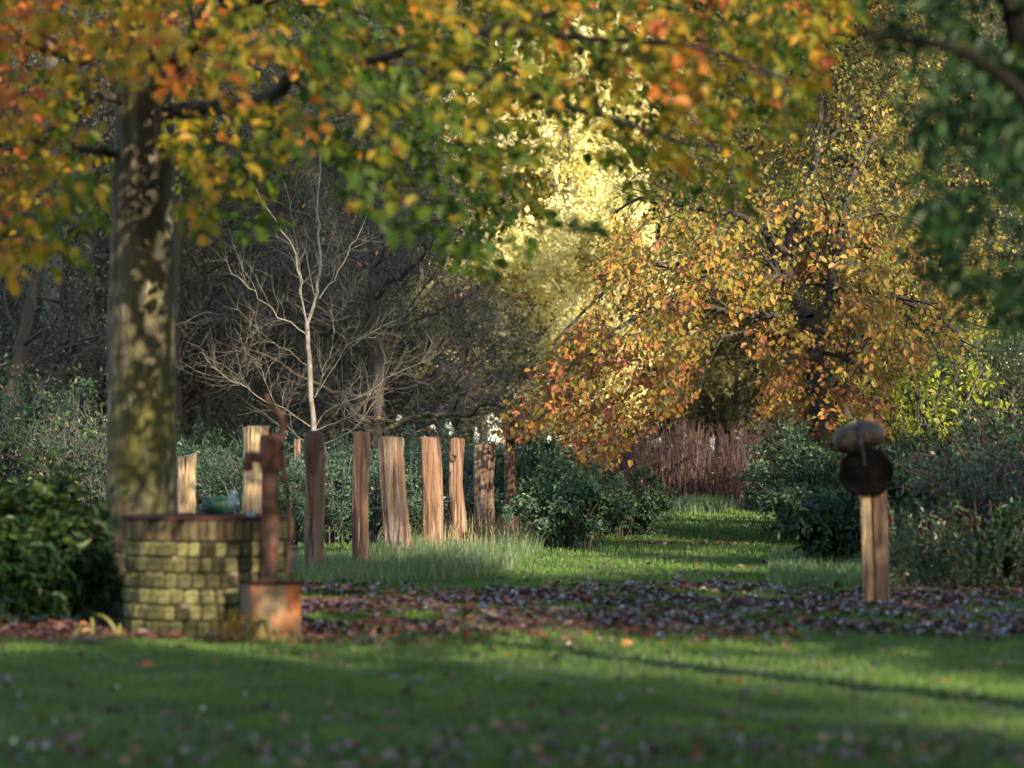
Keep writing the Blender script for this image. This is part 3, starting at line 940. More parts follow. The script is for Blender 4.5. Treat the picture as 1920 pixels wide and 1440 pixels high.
od = nrm(od) + rng.normal(size=od.shape) * np.array([.4, .5, .15]); od[:, 2] -= .3
Lt = rng.uniform(.3, .7, len(cen))
cen = cen - nrm(od) * (Lt * .5)[:, None]
tw, stw, lp, ld, ln = sprays(cen, od, Lt, 8, droop=.55)
b = Buf()
tubes(b, tw, np.full((len(tw), 1), .005) * np.linspace(1, .4, tw.shape[1])[None], 3)
tubes(b, stw, np.full((len(stw), 1), .003) * np.array([[1, .6]]), 3)
b3, r3 = spawn(PP, RR, 170, 1.3, ang=(.3, .9), up=-.03, K=8, t0=.15, wig=.16, rr=.4, rmin=.008)
tubes(b, b3, r3, 4)
part('branches', b, M['bark_dark'], beech, kind='stuff')
x_, y_ = pix(lp)
ctr = np.interp(y_, [100, 250, 400, 600, 850], [.12, .16, .28, .47, .58]) + np.interp(x_, [950, 1100, 1300, 1550, 1800], [.18, .06, 0, .02, -.05])
spr = np.repeat(rng.normal(size=len(tw)) * .13, 8)
tint = np.clip(ctr + spr + rng.normal(size=len(lp)) * .15 + (vnoise(lp, 1.3, 9) - .5) * .35, .01, .99)
Ll = .100 * rng.uniform(.5, 1.3, len(lp)) * np.where(y_ < 380, .8, 1)
Wl = Ll * .66
ld = nrm(ld + rng.normal(size=ld.shape) * .45); ln = nrm(ln + rng.normal(size=ln.shape) * .5 + np.array([.1, -.35, 0]))
keep = leaf_objects(beech, lp, ld, ln, Ll, Wl, tint, M['leaf_copper'], 300)
fb = Buf()
leaves(fb, lp[keep], ld[keep], ln[keep], Ll[keep], Wl[keep], tint[keep])
part('foliage', fb, M['leaf_copper'], beech, smooth=False, kind='stuff')

# ------------------------------------------------------------------ pale bare young tree behind the fence
Yb = 45.5
root = thing('birch_tree', at(590, 1000, Yb) * [1, 1, 0], 'bare young tree with pale whitish bark and forked stem behind the darkest fence post', 'tree')
main = [([(592, 1000), (590, 880), (588, 800), (584, 720), (578, 660), (575, 605)], .085, .062),
        ([(575, 605), (566, 565), (560, 520), (548, 460), (520, 420), (490, 376), (470, 330)], .04, .015),
        ([(577, 605), (592, 560), (598, 500), (598, 440), (594, 390), (600, 280)], .052, .022),
        ([(598, 560), (625, 520), (655, 470), (680, 420), (700, 370)], .03, .012),
        ([(565, 560), (562, 500), (552, 440), (545, 390), (530, 330)], .024, .01),
        ([(572, 625), (520, 590), (490, 560), (462, 535), (430, 500)], .026, .008),
        ([(590, 745), (625, 690), (650, 645), (690, 625), (760, 590), (800, 560)], .020, .007),
        ([(592, 800), (615, 770), (680, 740), (740, 700), (790, 680)], .024, .008),
        ([(588, 808), (640, 790), (670, 770), (692, 740), (705, 700)], .020, .007),
        ([(596, 835), (650, 815), (690, 770), (715, 720), (720, 660)], .022, .008),
        ([(582, 800), (530, 765), (470, 735), (420, 705), (378, 660)], .022, .008),
        ([(575, 830), (540, 800), (510, 740), (490, 690)], .015, .006),
        ([(592, 740), (608, 700), (620, 650), (624, 610)], .017, .007),
        ([(583, 690), (540, 660), (500, 640), (470, 620)], .012, .005),
        ([(600, 500), (640, 480), (660, 450), (690, 455)], .010, .004),
        ([(470, 735), (450, 700), (455, 680)], .009, .004), ([(650, 645), (640, 600), (660, 560)], .009, .004)]
b = Buf()
PP, RR = [], []
for pts, r0, r1 in main:
    P = pixline(pts, Yb + rng.normal() * .05, Yb + (0 if r0 > .05 else rng.uniform(-.8, .8)), 14)
    R = np.linspace(r0, r1, 14) * (.56 if r0 > .05 else .42)
    P[2:-1] += rng.normal(size=(11, 3)) * .018
    tubes(b, P, R, 8)
    PP.append(P); RR.append(R)
part('trunk', b, M['bark_birch'], root)
PP, RR = np.array(PP[1:]), np.array(RR[1:])
b = Buf()
P2, R2 = spawn(PP, RR, 150, 1.15, ang=(.35, .9), up=.06, K=9, t0=.15, wig=.15, rr=.34, rmin=.0035)
tubes(b, P2, R2, 4)
P3, R3 = spawn(P2, R2, 650, .6, ang=(.35, .9), up=.04, K=6, t0=.15, wig=.2, rr=.6, rmin=.0022)
tubes(b, P3, R3, 3)
part('twigs', b, M['bark_birch'], root, kind='stuff')

# ------------------------------------------------------------------ dark gnarled bare tree
Yg = 49.0
root = thing('gnarled_tree', at(712, 980, Yg) * [1, 1, 0], 'dark gnarled bare tree with crooked branches reaching right behind the posts', 'tree')
main = [([(712, 985), (712, 880), (708, 780), (706, 700), (702, 620), (700, 560), (702, 520)], .17, .11),
        ([(702, 560), (725, 530), (760, 510), (790, 480), (800, 440)], .07, .03),
        ([(704, 640), (760, 610), (820, 580), (860, 570), (900, 540)], .05, .02),
        ([(720, 830), (740, 795), (800, 780), (850, 770), (856, 740), (852, 700)], .075, .03),
        ([(800, 780), (870, 775), (915, 758), (960, 765), (985, 750)], .055, .025),
        ([(705, 800), (670, 780), (640, 750), (610, 735), (590, 700)], .07, .04),
        ([(700, 600), (680, 570), (640, 560), (600, 540)], .05, .02),
        ([(706, 740), (660, 745), (600, 720), (540, 690), (480, 660), (400, 640)], .05, .02),
        ([(702, 540), (690, 480), (700, 420), (690, 360)], .08, .04),
        ([(700, 500), (740, 450), (800, 420), (860, 400)], .05, .02),
        ([(705, 680), (760, 680), (830, 660), (880, 640), (930, 600)], .04, .015),
        ([(730, 700), (800, 720), (840, 760), (930, 720)], .03, .012),
        ([(690, 500), (620, 460), (540, 470), (450, 440)], .04, .015),
        ([(690, 590), (610, 600), (520, 610), (400, 590), (340, 610)], .035, .013)]
b = Buf()
PP, RR = [], []
for pts, r0, r1 in main:
    P = pixline(pts, Yg, Yg + (0 if r0 > .16 else rng.uniform(-1.8, 1.2)), 16)
    P[1:] += rng.normal(size=(15, 3)) * (.012 if r0 > .1 else .03)
    R = np.linspace(r0, r1, 16) * .75
    tubes(b, P, R, 8)
    PP.append(P); RR.append(R)
part('trunk', b, M['bark_dark'], root)
PP, RR = np.array(PP[1:]), np.array(RR[1:])
b = Buf()
P2, R2 = spawn(PP, RR, 230, 1.5, ang=(.4, 1.2), up=.05, K=10, t0=.15, wig=.34, rr=.30, rmin=.006)
tubes(b, P2, R2, 5)
P3, R3 = spawn(P2, R2, 1300, .8, ang=(.4, 1.2), up=.03, K=8, t0=.15, wig=.38, rr=.55, rmin=.0035)
tubes(b, P3, R3, 3)
P4, R4 = spawn(P3, R3, 3000, .4, ang=(.4, 1.2), up=.0, K=4, t0=.15, wig=.3, rr=.7, rmin=.003)
tubes(b, P4, R4, 3)
part('twigs', b, M['twig'], root, kind='stuff')
lb = Buf()
p, tan = on_twigs(P4[:70], 1)
kites(lb, p, tan + np.array([0, 0, -1.2]), rng.normal(size=p.shape), .11, .05, rng.uniform(.5, 1, len(p)))
part('withered_leaves', lb, M['leaf_copper'], root, smooth=False, kind='stuff')

# ------------------------------------------------------------------ near dark tree, upper right corner
NY = 16.0
root = thing('hanging_tree', (at(2050, HZ, NY)[0], NY, 0), 'dark green tree with drooping foliage filling the upper right corner, nearest of all', 'tree')
b = Buf()
P = pixline([(2120, 1480), (2060, 900), (1985, 500), (1945, 200), (1915, 60), (1890, -60), (1860, -300), (1860, -700)], NY, NY, 24)
P[0, 2] = -.1
tubes(b, P, np.linspace(.15, .04, 24), 12)
PP = [pixline([(1960, 250), (1920, 180), (1860, 130), (1800, 95), (1740, 82), (1680, 70), (1600, 60)], NY - 2, NY - 2.6, 14),
      pixline([(1970, 420), (1900, 380), (1840, 380), (1790, 400), (1750, 440)], NY, NY - .4, 14),
      pixline([(1990, 520), (1930, 500), (1870, 480), (1800, 500)], NY, NY + .6, 14),
      pixline([(1910, 40), (1840, -40), (1740, -60), (1640, -40)], NY, NY - .8, 14),
      pixline([(1960, 300), (2040, 100), (2150, 0), (2300, -60)], NY, NY + .5, 14)]
RR = [np.linspace(r, r * .3, 14) for r in (.045, .018, .015, .03, .04)]
for P, R in zip(PP, RR): tubes(b, P, R, 8)
part('trunk', b, M['bark_black'], root)
poly2 = [(1590, -250), (1600, -20), (1660, 60), (1680, 200), (1690, 330), (1700, 440), (1740, 520), (1770, 590), (1830, 560), (1900, 600), (2000, 640), (2300, 640), (2300, -250)]
N0 = 1900
px = rng.uniform(1560, 2300, N0); py = rng.uniform(-250, 620, N0)
ok = inside(poly2, px, py)
ok &= rng.random(N0) > np.interp(px, [1600, 1760, 1900], [.55, .35, .15])
ok &= vnoise(np.stack([px / 100., py / 100., px * 0], 1), 1.7, 5) > rng.uniform(.2, .5, N0)
px, py = px[ok], py[ok]
cen = np.array([at(a, c, y) for a, c, y in zip(px, py, NY + rng.uniform(-1.8, 2.2, len(px)))])
od = rng.normal(size=cen.shape) * np.array([.8, .6, .35]) + np.array([-.4, 0, -.3])
Lt = rng.uniform(.2, .42, len(cen))
tw, stw, lp, ld, ln = sprays(cen - nrm(od) * (Lt * .5)[:, None], od, Lt, 7, droop=.35)
ld = nrm(ld + rng.normal(size=ld.shape) * .5 + np.array([0, 0, -.15])); ln = nrm(ln + rng.normal(size=ln.shape) * .8)
b = Buf()
tubes(b, tw, np.full((len(tw), 1), .003) * np.linspace(1, .4, tw.shape[1])[None], 3)
part('branches', b, M['bark_black'], root, kind='stuff')
tint = np.clip(rng.beta(2, 3, len(lp)), .01, .97)
tint = np.minimum(tint, .9); tint[rng.random(len(lp)) < .008] = .97
Ll = .088 * rng.uniform(.7, 1.25, len(lp)); Wl = Ll * .52
keep = leaf_objects(root, lp, ld, ln, Ll, Wl, tint, M['leaf_near'], 300)
fb = Buf()
leaves(fb, lp[keep], ld[keep], ln[keep], Ll[keep], Wl[keep], tint[keep])
part('foliage', fb, M['leaf_near'], root, smooth=False, kind='stuff')


# ------------------------------------------------------------------ shrubs
def P_(px, py):
    Y = gy(py)
    return (X_at(px, Y), Y)


# laurel at the left
lx, ly = X_at(60, 24.2), 24.2
laurel = bush('laurel_shrub', 'dense dark green laurel with big glossy leaves, left of the brick well', 'shrub', (lx - .1, ly), 1.65, 1.22, 15, .1, M['leaf_laurel'], M['twig'], stems=70, dep=1.6)
bpy.data.objects.remove(laurel.children[1])
N0 = 1150
a = rng.uniform(0, 6.283, N0); zz = rng.uniform(-.2, 1, N0)
rad = rng.uniform(.55, 1.0, N0)
cen = np.stack([lx - .15 + np.cos(a) * .78 * np.sqrt(1 - np.minimum(zz, .97) ** 2 * .8) * rad, ly + np.sin(a) * .8 * rad * np.sqrt(1 - np.minimum(zz, .97) ** 2 * .8),
                np.maximum(.04, .28 + zz * .86 * rad * (1 + .10 * np.sin(a * 3)))], 1)
od = cen - np.array([lx, ly, .1]); od = nrm(od) + rng.normal(size=od.shape) * .3
Lt = rng.uniform(.14, .3, N0)
tw, stw, lp, ld, ln = sprays(cen - nrm(od) * (Lt * .6)[:, None], od, Lt, 8, droop=.2, lat=.2)
b = Buf()
tubes(b, tw, np.full((len(tw), 1), .004) * np.linspace(1, .5, tw.shape[1])[None], 3)
part('twigs', b, M['twig'], laurel, kind='stuff')
ok = (lp[:, 2] > .02) & (pix(lp)[0] < 222)
lp, ld, ln = lp[ok], ld[ok], ln[ok]
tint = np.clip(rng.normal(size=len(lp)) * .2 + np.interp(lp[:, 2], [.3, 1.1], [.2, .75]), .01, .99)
Ll = .125 * rng.uniform(.7, 1.2, len(lp)); Wl = Ll * .38
keep = leaf_objects(laurel, lp, ld, ln, Ll, Wl, tint, M['leaf_laurel'], 300, curl=.2)
fb = Buf()
leaves(fb, lp[keep], ld[keep], ln[keep], Ll[keep], Wl[keep], tint[keep], curl=.2)
part('foliage', fb, M['leaf_laurel'], laurel, smooth=False, kind='stuff')

# bramble banks along the path
br = bush('bramble_bush', 'blue-green bramble mound at the left edge of the grass path, beside the last fence post', 'bush', P_(1070, 1028), 1.45, 1.0, 9000, .052, M['leaf_bramble'], M['twig'], narrow=.6, stems=55, full=True)
br2 = bush('bramble_bush', 'taller bramble bush under the drooping orange branches, behind the left mound', 'bush', P_(1010, 1005), 2.0, 1.25, 10000, .055, M['leaf_bramble'], M['twig'], narrow=.6, stems=60, full=True)
copy_thing(br, (*P_(1175, 1008), 0), 1.3, .85, 'small rounded bramble clump bordering the path on its left, farthest out')
copy_thing(br2, (*P_(960, 995), 0), 2.3, .8, 'bramble growing among the last fence posts')
copy_thing(br2, (*P_(1560, 1012), 0), 2.9, 1.0, 'large bramble bush right of the path beneath the orange beech trunk')
copy_thing(br, (*P_(1500, 985), 0), 4.0, 1.0, 'bramble bush right of the path with arching shoots over the grass')
copy_thing(br2, (*P_(1590, 1020), 0), 5.0, 1.05, 'bramble bush directly behind the post with the black disc')
copy_thing(br, (*P_(1530, 965), 0), .4, 1.5, 'bramble thicket at the far right end of the grass path')
# dark glossy shrub by the sign post
lau = bush('laurel_shrub', 'low glossy blue-green laurel just left of the post with the black disc', 'shrub', P_(1555, 1062), 1.05, .85, 3000, .10, M['leaf_laurel'], M['twig'], narrow=.4, stems=40, full=True, tints=(.1, .6))
copy_thing(lau, (*P_(1700, 1055), 0), 2.0, 1.1, 'glossy laurel at the right behind the post with the black disc')
copy_thing(lau, (*P_(1920, 1100), 0), 3.5, .8, 'low glossy laurel at the right edge of the picture above the red leaves')
# nettles and undergrowth behind the fence
nt = bush('undergrowth_bush', 'green nettle-like undergrowth in the shade behind the fence posts', 'bush', (X_at(640, 41), 41), 2.2, 1.15, 11000, .045, M['leaf_bramble'], M['twig'], narrow=.5, stems=70, tints=(0, .75), group='undergrowth behind the fence')
for (px, Y, s) in ((380, 43, 1.0), (500, 42, .95), (750, 43, 1.0), (860, 47, 1.0), (440, 50, 1.15), (580, 51, 1.0), (690, 52, 1.2), (820, 50, 1.15), (300, 49, 1.1), (920, 47, 1.0), (980, 52, 1.1), (760, 58, 1.3), (520, 60, 1.35), (360, 60, 1.3)):
    copy_thing(nt, (X_at(px, Y), Y, 0), rng.uniform(0, 6.28), s)
nt2 = bush('leafy_thicket', 'leafy green thicket with oval leaves at the left edge behind the laurel', 'bush', (X_at(60, 47), 47), 2.6, 2.1, 2600, .085, M['leaf_green'], M['twig'], narrow=.55, stems=75, full=True, tints=(.1, .97), group='leafy thicket at the left edge')
for (px, Y, s) in ((-60, 45, 1.0), (190, 50, .95), (140, 44, .75), (0, 55, 1.2)):
    copy_thing(nt2, (X_at(px, Y), Y, 0), rng.uniform(0, 6.28), s)
# lime lit shrub
lime = bush('lime_leaved_shrub', 'shrub with bright lime-green sunlit leaves right of the orange beech', 'shrub', (X_at(1750, 44), 44), 2.0, 2.5, 1700, .105, M['leaf_lime'], M['twig'], narrow=.6, stems=36, full=True)
lime.location[2] = 0
copy_thing(lime, (X_at(1690, 47), 47, 0), 2.2, .95, 'smaller lime-green shrub tucked between the orange beech and the bright one')
# dark stems at the right
dk = bush('dark_shrub', 'dark twiggy shrub with few leaves behind the right lawn edge', 'shrub', (X_at(1800, 36), 36), 1.8, 1.25, 5200, .055, M['leaf_green'], M['stem_red'], narrow=.5, stems=110, tints=(0, .75), group='dark twiggy shrubs at the right lawn edge')
for (px, Y, s) in ((1700, 40, 1.0), (1900, 38, 1.2), (1850, 32.5, .9), (1990, 35, 1.1), (1940, 43, 1.5), (1790, 43, 1.2)):
    copy_thing(dk, (X_at(px, Y), Y, 0), rng.uniform(0, 6.28), s)

# purple-brown stems at the end of the path
root = thing('dogwood_clump', (X_at(1280, 62), 62, 0), 'thicket of purple-brown upright stems closing the end of the grass path', 'shrub')
b = Buf()
N0 = 2300
px = rng.uniform(1120, 1440, N0)
Y = rng.uniform(60, 67, N0)
hgt = np.interp(px, [1120, 1180, 1300, 1440], [1.25, 1.55, 1.6, 1.25]) * rng.uniform(.35, 1.2, N0) * (.72 + .5 * vnoise(np.stack([px / 40., Y, Y * 0], 1), 1.3, 8))
base = np.stack([(px - 960) / F * Y, Y, np.full(N0, -.05)], 1)
ln_ = rng.normal(size=(N0, 2)) * .10
K = 4
P = np.stack([base + np.stack([ln_[:, 0] * u * hgt, ln_[:, 1] * u * hgt, hgt * u], 1) + rng.normal(size=(N0, 3)) * .015 * (u > 0) for u in np.linspace(0, 1, K)], 1)
tt = np.clip(rng.beta(1.5, 2.0, N0), 0, 1)
tubes(b, P, np.full((N0, 1), .011) * np.linspace(1, .45, K)[None], 3, tint=tt)
P2, R2 = spawn(P, np.full((N0, K), .009), 3600, .38, ang=(.3, .8), up=.2, K=3, t0=.3, wig=.2, rr=.7)
tubes(b, P2, R2, 3, tint=rng.beta(2, 3, 3600))
part('stems', b, M['stem_red'], root, kind='stuff')
b = Buf()
p, tan = on_twigs(P2, 1)
kites(b, p, tan + [0, 0, -1.0], rng.normal(size=p.shape), .07, .035, rng.uniform(.3, 1, len(p)))
part('withered_leaves', b, M['stem_red'], root, smooth=False, kind='stuff')
# reddish-brown herb stalks lower right
root = thing('herb_stalks', (X_at(1750, 33), 33, 0), 'yellow-green and brown herb stalks along the right lawn edge', 'plant')
b = Buf(); N0 = 420
px = rng.uniform(1660, 1960, N0); Y = rng.uniform(28.5, 36, N0)
hgt = rng.uniform(.3, .85, N0)
base = np.stack([(px - 960) / F * Y, Y, np.zeros(N0)], 1)
ln_ = rng.normal(size=(N0, 2)) * .15
P = np.stack([base + np.stack([ln_[:, 0] * u, ln_[:, 1] * u, hgt * u], 1) for u in np.linspace(0, 1, 4)], 1)
tubes(b, P, np.full((N0, 4), .005), 3)
part('stems', b, M['stem_red'], root, kind='stuff')
b = Buf()
p, tan = on_twigs(P, 14)
leaves(b, p, rng.normal(size=p.shape) + [0, 0, -.1], rng.normal(size=p.shape) * .5 + [0, -.5, 1], .07, .035, rng.uniform(0, .8, len(p)))
part('foliage', b, M['leaf_green'], root, smooth=False, kind='stuff')

# ------------------------------------------------------------------ something pink and blue-grey behind the stems
Yp = 72
o = thing('pink_cloth_on_pole', (X_at(1392, Yp), Yp, 0), 'small pink cloth on a thin grey pole beyond the purple stems', 'flag')
b = Buf(); c = at(1389, 905, Yp); tubes(b, np.array([at(1387, 1000, Yp) * [1, 1, 0], at(1387, 900, Yp), at(1387, 800, Yp)]), np.full(3, .03), 6)
part('pole', b, M['wire'], o)
b = Buf()
gv = []
for k in range(8):
    y = 832 + k * 5
    for q, xx in enumerate((1389, 1394, 1399 + (k % 3))):
        pnt = at(xx - (2 if k < 2 else 0) * q, y, Yp); pnt[1] += .04 * math.sin(k + q * 2)
        gv.append(pnt)
gq = [[k * 3 + q, k * 3 + q + 1, k * 3 + q + 4, k * 3 + q + 3] for k in range(7) for q in range(2)]
b.add(gv, gq)
cl = part('cloth', b, M['pink'], o)
mod = cl.modifiers.new('solid', 'SOLIDIFY'); mod.thickness = .01
b = Buf(); box(b, (X_at(1365, 74), 74, 0), .62, .3, 1.45, .2, bev=.03)
tag(link('garden_cupboard', b.mesh('garden_cupboard', M['blue_grey'])), 'dark blue-grey box standing in the trees beyond the purple stems', 'box')
b = Buf(); box(b, (X_at(1336, 76), 76, 0), .22, .05, 1.45, .1, bev=.01)
tag(link('white_board', b.mesh('white_board', M['white_board'])), 'small pale board standing left of the dark box beyond the stems', 'board')

# ------------------------------------------------------------------ oak fence posts
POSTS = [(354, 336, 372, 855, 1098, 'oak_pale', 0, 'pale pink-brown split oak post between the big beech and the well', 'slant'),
         (479, 455, 504, 800, 1090, 'oak_pale', .15, 'pale yellow oak post directly behind the rusty pump, sunlight put into its colour', 'flat'),
         (590, 572, 608, 815, 1073, 'oak', 0, 'oak post with shadow painted on its top, nearest post right of the pump', 'flat'),
         (677, 661, 693, 811, 1056, 'oak_red', 0, 'dark brown oak post, second one right of the pump', 'flat'),
         (741, 717, 766, 820, 1042, 'oak', .0, 'broad warm-brown oak post with a sunlit foot, third right of the pump', 'flat'),
         (810, 789, 829, 820, 1032, 'oak_red', 0, 'streaky brown oak post leaning right, left of the slim knotted post', 'flat'),
         (857, 841, 870, 822, 1024, 'oak_red', 0, 'slim crooked post with a knot hole near its top', 'flat'),
         (908, 887, 928, 833, 1016, 'oak', 0, 'greyish split post half hidden by leaves at the end of the row', 'slant'),
         (958, 944, 970, 842, 1010, 'oak', 0, 'last thin split post almost hidden in bramble leaves', 'slant')]
LEAN = {4: 18, 5: 10, 2: 4, 0: 6}
for i, (pc, x0, x1, top, bot, mat, _, lab, tp) in enumerate(POSTS):
    Y = gy(bot)
    h = at(pc, top, Y)[2]
    w = (x1 - x0) / F * Y
    lean = LEAN.get(i, 0) / F * Y
    base = np.array([X_at(pc, Y) + lean / 2, Y, 0.0])
    root = thing('oak_fence_post', base, lab, 'post', 'split oak fence posts')
    n_s, nk = 20, 22
    th = np.arange(n_s) * 2 * math.pi / n_s
    # squarish split section with cracks
    sq = 1 / np.maximum(np.abs(np.cos(th + .3)) , np.abs(np.sin(th + .3))) ** .55
    groove = np.ones(n_s)
    for q in rng.choice(n_s, 4, replace=False): groove[q] = rng.uniform(.72, .86)
    bb = Buf(); Vs = []
    ph = rng.uniform(0, 6)
    for k in range(nk):
        u = k / (nk - 1)
        z = -.1 + (h + .1) * u
        rw = w / 2 * (1.05 - .08 * u + .03 * math.sin(u * 6 + ph))
        rr = rw * sq / sq.mean() * groove * (1 + .02 * rng.normal(size=n_s))
        cxx = base[0] - lean * u + .012 * math.sin(u * 5 + ph) + (.02 * math.sin(u * 8) if i == 6 else 0)
        zz = np.full(n_s, z)
        if k == nk - 1:
            zz = z + rng.uniform(-.018, .012, n_s) + (np.cos(th) * .02 if tp == 'slant' else 0)
        Vs.append(np.stack([cxx + rr * np.cos(th) * .98, Y + rr * np.sin(th) * .8, zz], 1))
    # top cap rings
    Vs.append(Vs[-1] * .15 + Vs[-1].mean(0) * .85 + [0, 0, .012])
    Vv = np.concatenate(Vs)
    Qq = [[k * n_s + j, k * n_s + (j + 1) % n_s, (k + 1) * n_s + (j + 1) % n_s, (k + 1) * n_s + j] for k in range(nk) for j in range(n_s)]
    bb.add(Vv, Qq, [rng.uniform(.35, .65)] * len(Qq))
    part('shaft', bb, M[mat], root, smooth=False)
    if i == 2:  # ragged dark cap paints the shadow onto this post head
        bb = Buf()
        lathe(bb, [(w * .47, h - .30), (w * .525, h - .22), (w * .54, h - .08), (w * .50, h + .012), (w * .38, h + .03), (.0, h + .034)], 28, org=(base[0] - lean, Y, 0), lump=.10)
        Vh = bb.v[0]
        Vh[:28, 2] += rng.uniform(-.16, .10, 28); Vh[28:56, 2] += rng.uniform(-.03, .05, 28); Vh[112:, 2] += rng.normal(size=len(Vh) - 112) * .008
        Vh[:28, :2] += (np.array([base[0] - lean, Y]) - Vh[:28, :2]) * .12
        part('shadowed_top', bb, M['oak_dark'], root, label='dark cap putting shadow on the head of the post')
    if i == 6:
        bb = Buf()
        c = at(850, 858, Y - w * .4)
        lathe(bb, [(.05, -.02), (.055, .01), (.035, .02), (.03, -.005), (0, -.01)], 14, axis_mat=[[1, 0, 0], [0, 0, -1], [0, 1, 0]], org=c, lump=.2)
        part('knot_hole', bb, M['oak_dark'], root)
# thin stake with holes
Y = 44
base = np.array([X_at(557, Y), Y, 0.0])
root = thing('thin_stake', base, 'thin square pale stake with drilled holes, between the pump and the dark-topped post', 'stake')
bb = Buf(); hz = at(557, 823, Y)[2]
box(bb, base + [0, 0, -.1], .085, .085, hz + .1, .2, bev=.006)
part('shaft', bb, M['oak'], root)
for q in range(7):
    bb = Buf()
    c = at(557 + (q % 2), 842 + q * 9, Y - .062)
    lathe(bb, [(.009, -.01), (.010, .006), (.0, .007)], 8, axis_mat=[[1, 0, 0], [0, 0, -1], [0, 1, 0]], org=c)
    part('peg_hole', bb, M['oak_dark'], root)
# fence wires
root = thing('fence_wire', (X_at(354, gy(1098)), gy(1098), 0), 'thin slack wire strung between the oak fence posts', 'wire')
for hgt_ in (1.28, .62):
    bb = Buf()
    pts = []
    for q, (pc, *_r) in enumerate(POSTS):
        Yq = gy(_r[3])
        pts.append([X_at(pc, Yq), Yq + .12, hgt_ + .01 * (q % 2)])
    P = spline(pts, 60)
    tubes(bb, P, np.full(60, .0022), 4)
    part('strand', bb, M['wire'], root)

# ------------------------------------------------------------------ the brick well
WR = 161 / 250.0
WYc = gy(1195) + WR
WX = X_at(390, WYc)
well = thing('brick_well', (WX, WYc, 0), 'round mossy brick well with dark iron lid, left of the rusty pump', 'well')
b = Buf()
lathe(b, [(WR - .022, -.05), (WR - .022, .86), (WR - .13, .86), (WR - .13, -.05)], 64, org=(WX, WYc, 0))
part('mortar_core', b, M['mortar'], well)
variants, topv = [], []
CH = .1195
for q in range(8):
    bb = Buf()
    box(bb, (0, 0, 0), .085, .10, CH - .017, 0, tint=(q + .5) / 8, bev=.013, jit=.0025)
    variants.append(bb.mesh('brick', M['brick'], (0, 0, 0), False))
    bb = Buf()
    box(bb, (0, 0, 0), .085, .11, .148, 0, tint=(q + .5) / 8, bev=.007, jit=.002)
    topv.append(bb.mesh('brick', M['brick_top'], (0, 0, 0), False))


def place_brick(me, ang, z, w, out=0.0):
    o = bpy.data.objects.new('brick', me)
    C.objects.link(o)
    o.parent = well
    r = WR - .05 + out
    o.location = (math.cos(ang) * r, math.sin(ang) * r, z)
    o.rotation_euler = (rng.normal() * .01, rng.normal() * .01, ang + math.pi / 2 + rng.normal() * .015)
    o.scale = (w / .085, 1, 1)


for row in range(6):
    nb_ = 38
    ang = rng.uniform(0, .17)
    ws = rng.uniform(.8, 1.2, nb_); ws[rng.random(nb_) < .10] *= 1.6
    ws = ws / ws.sum() * 2 * math.pi
    for k in range(nb_):
        ww = ws[k]
        place_brick(variants[rng.integers(0, 8)], ang + ww / 2, .008 + row * CH, ww * WR - .019, rng.normal() * .004)
        ang += ww
nb_ = 60
for k in range(nb_):
    ww = 2 * math.pi / nb_
    place_brick(topv[rng.integers(0, 8)], k * ww + ww / 2, .008 + 6 * CH, ww * WR - .012, rng.normal() * .003 + .004)
b = Buf()
lathe(b, [(0, .872), (WR - .01, .872), (WR + .014, .874), (WR + .016, .893), (WR + .006, .90), (0, .902)], 64, org=(WX, WYc, 0))
lid = part('lid', b, M['lid'], well)
b = Buf()
hc = at(470, 972, WYc - .3); hc[2] = .90
lathe(b, [(.03, 0), (.03, .012), (.018, .02), (.018, .05), (.0, .055)], 14, org=hc)
o = link('lid_knob', b.mesh('lid_knob', M['grey_metal'], well.location), lid)

# green cylinder lying on the lid
gc = at(406, 948, WYc + .32)
gc[2] = .902 + .068
ca, sa = math.cos(.10), math.sin(.10)
AX = np.array([[0, 0, 1], [0, 1, 0], [-1, 0, 0]], float)       # local z -> x
rot = np.array([[ca, 0, -sa], [0, 1, 0], [sa, 0, ca]]) @ np.array([[0, 0, 1.], [0, 1, 0], [-1., 0, 0]])
gtap = thing('green_pump_fitting', gc, 'dull green cylinder with blue-grey coupling lying on the well lid', 'pump fitting')
b = Buf(); lathe(b, [(0, -.10), (.05, -.098), (.062, -.085), (.066, -.02), (.064, .085), (.05, .095), (0, .096)], 24, axis_mat=rot, org=gc + [0, 0, .0]); part('body', b, M['green_paint'], gtap)
b = Buf(); lathe(b, [(0, .09), (.055, .092), (.058, .10), (.058, .135), (.05, .15), (.046, .17), (0, .172)], 24, axis_mat=rot, org=gc); part('coupling', b, M['grey_metal'], gtap)
b = Buf(); lathe(b, [(.02, .0), (.022, .05), (.026, .06), (.026, .085), (0, .09)], 16, org=gc + [.135, 0, .03]); part('valve', b, M['grey_metal'], gtap)

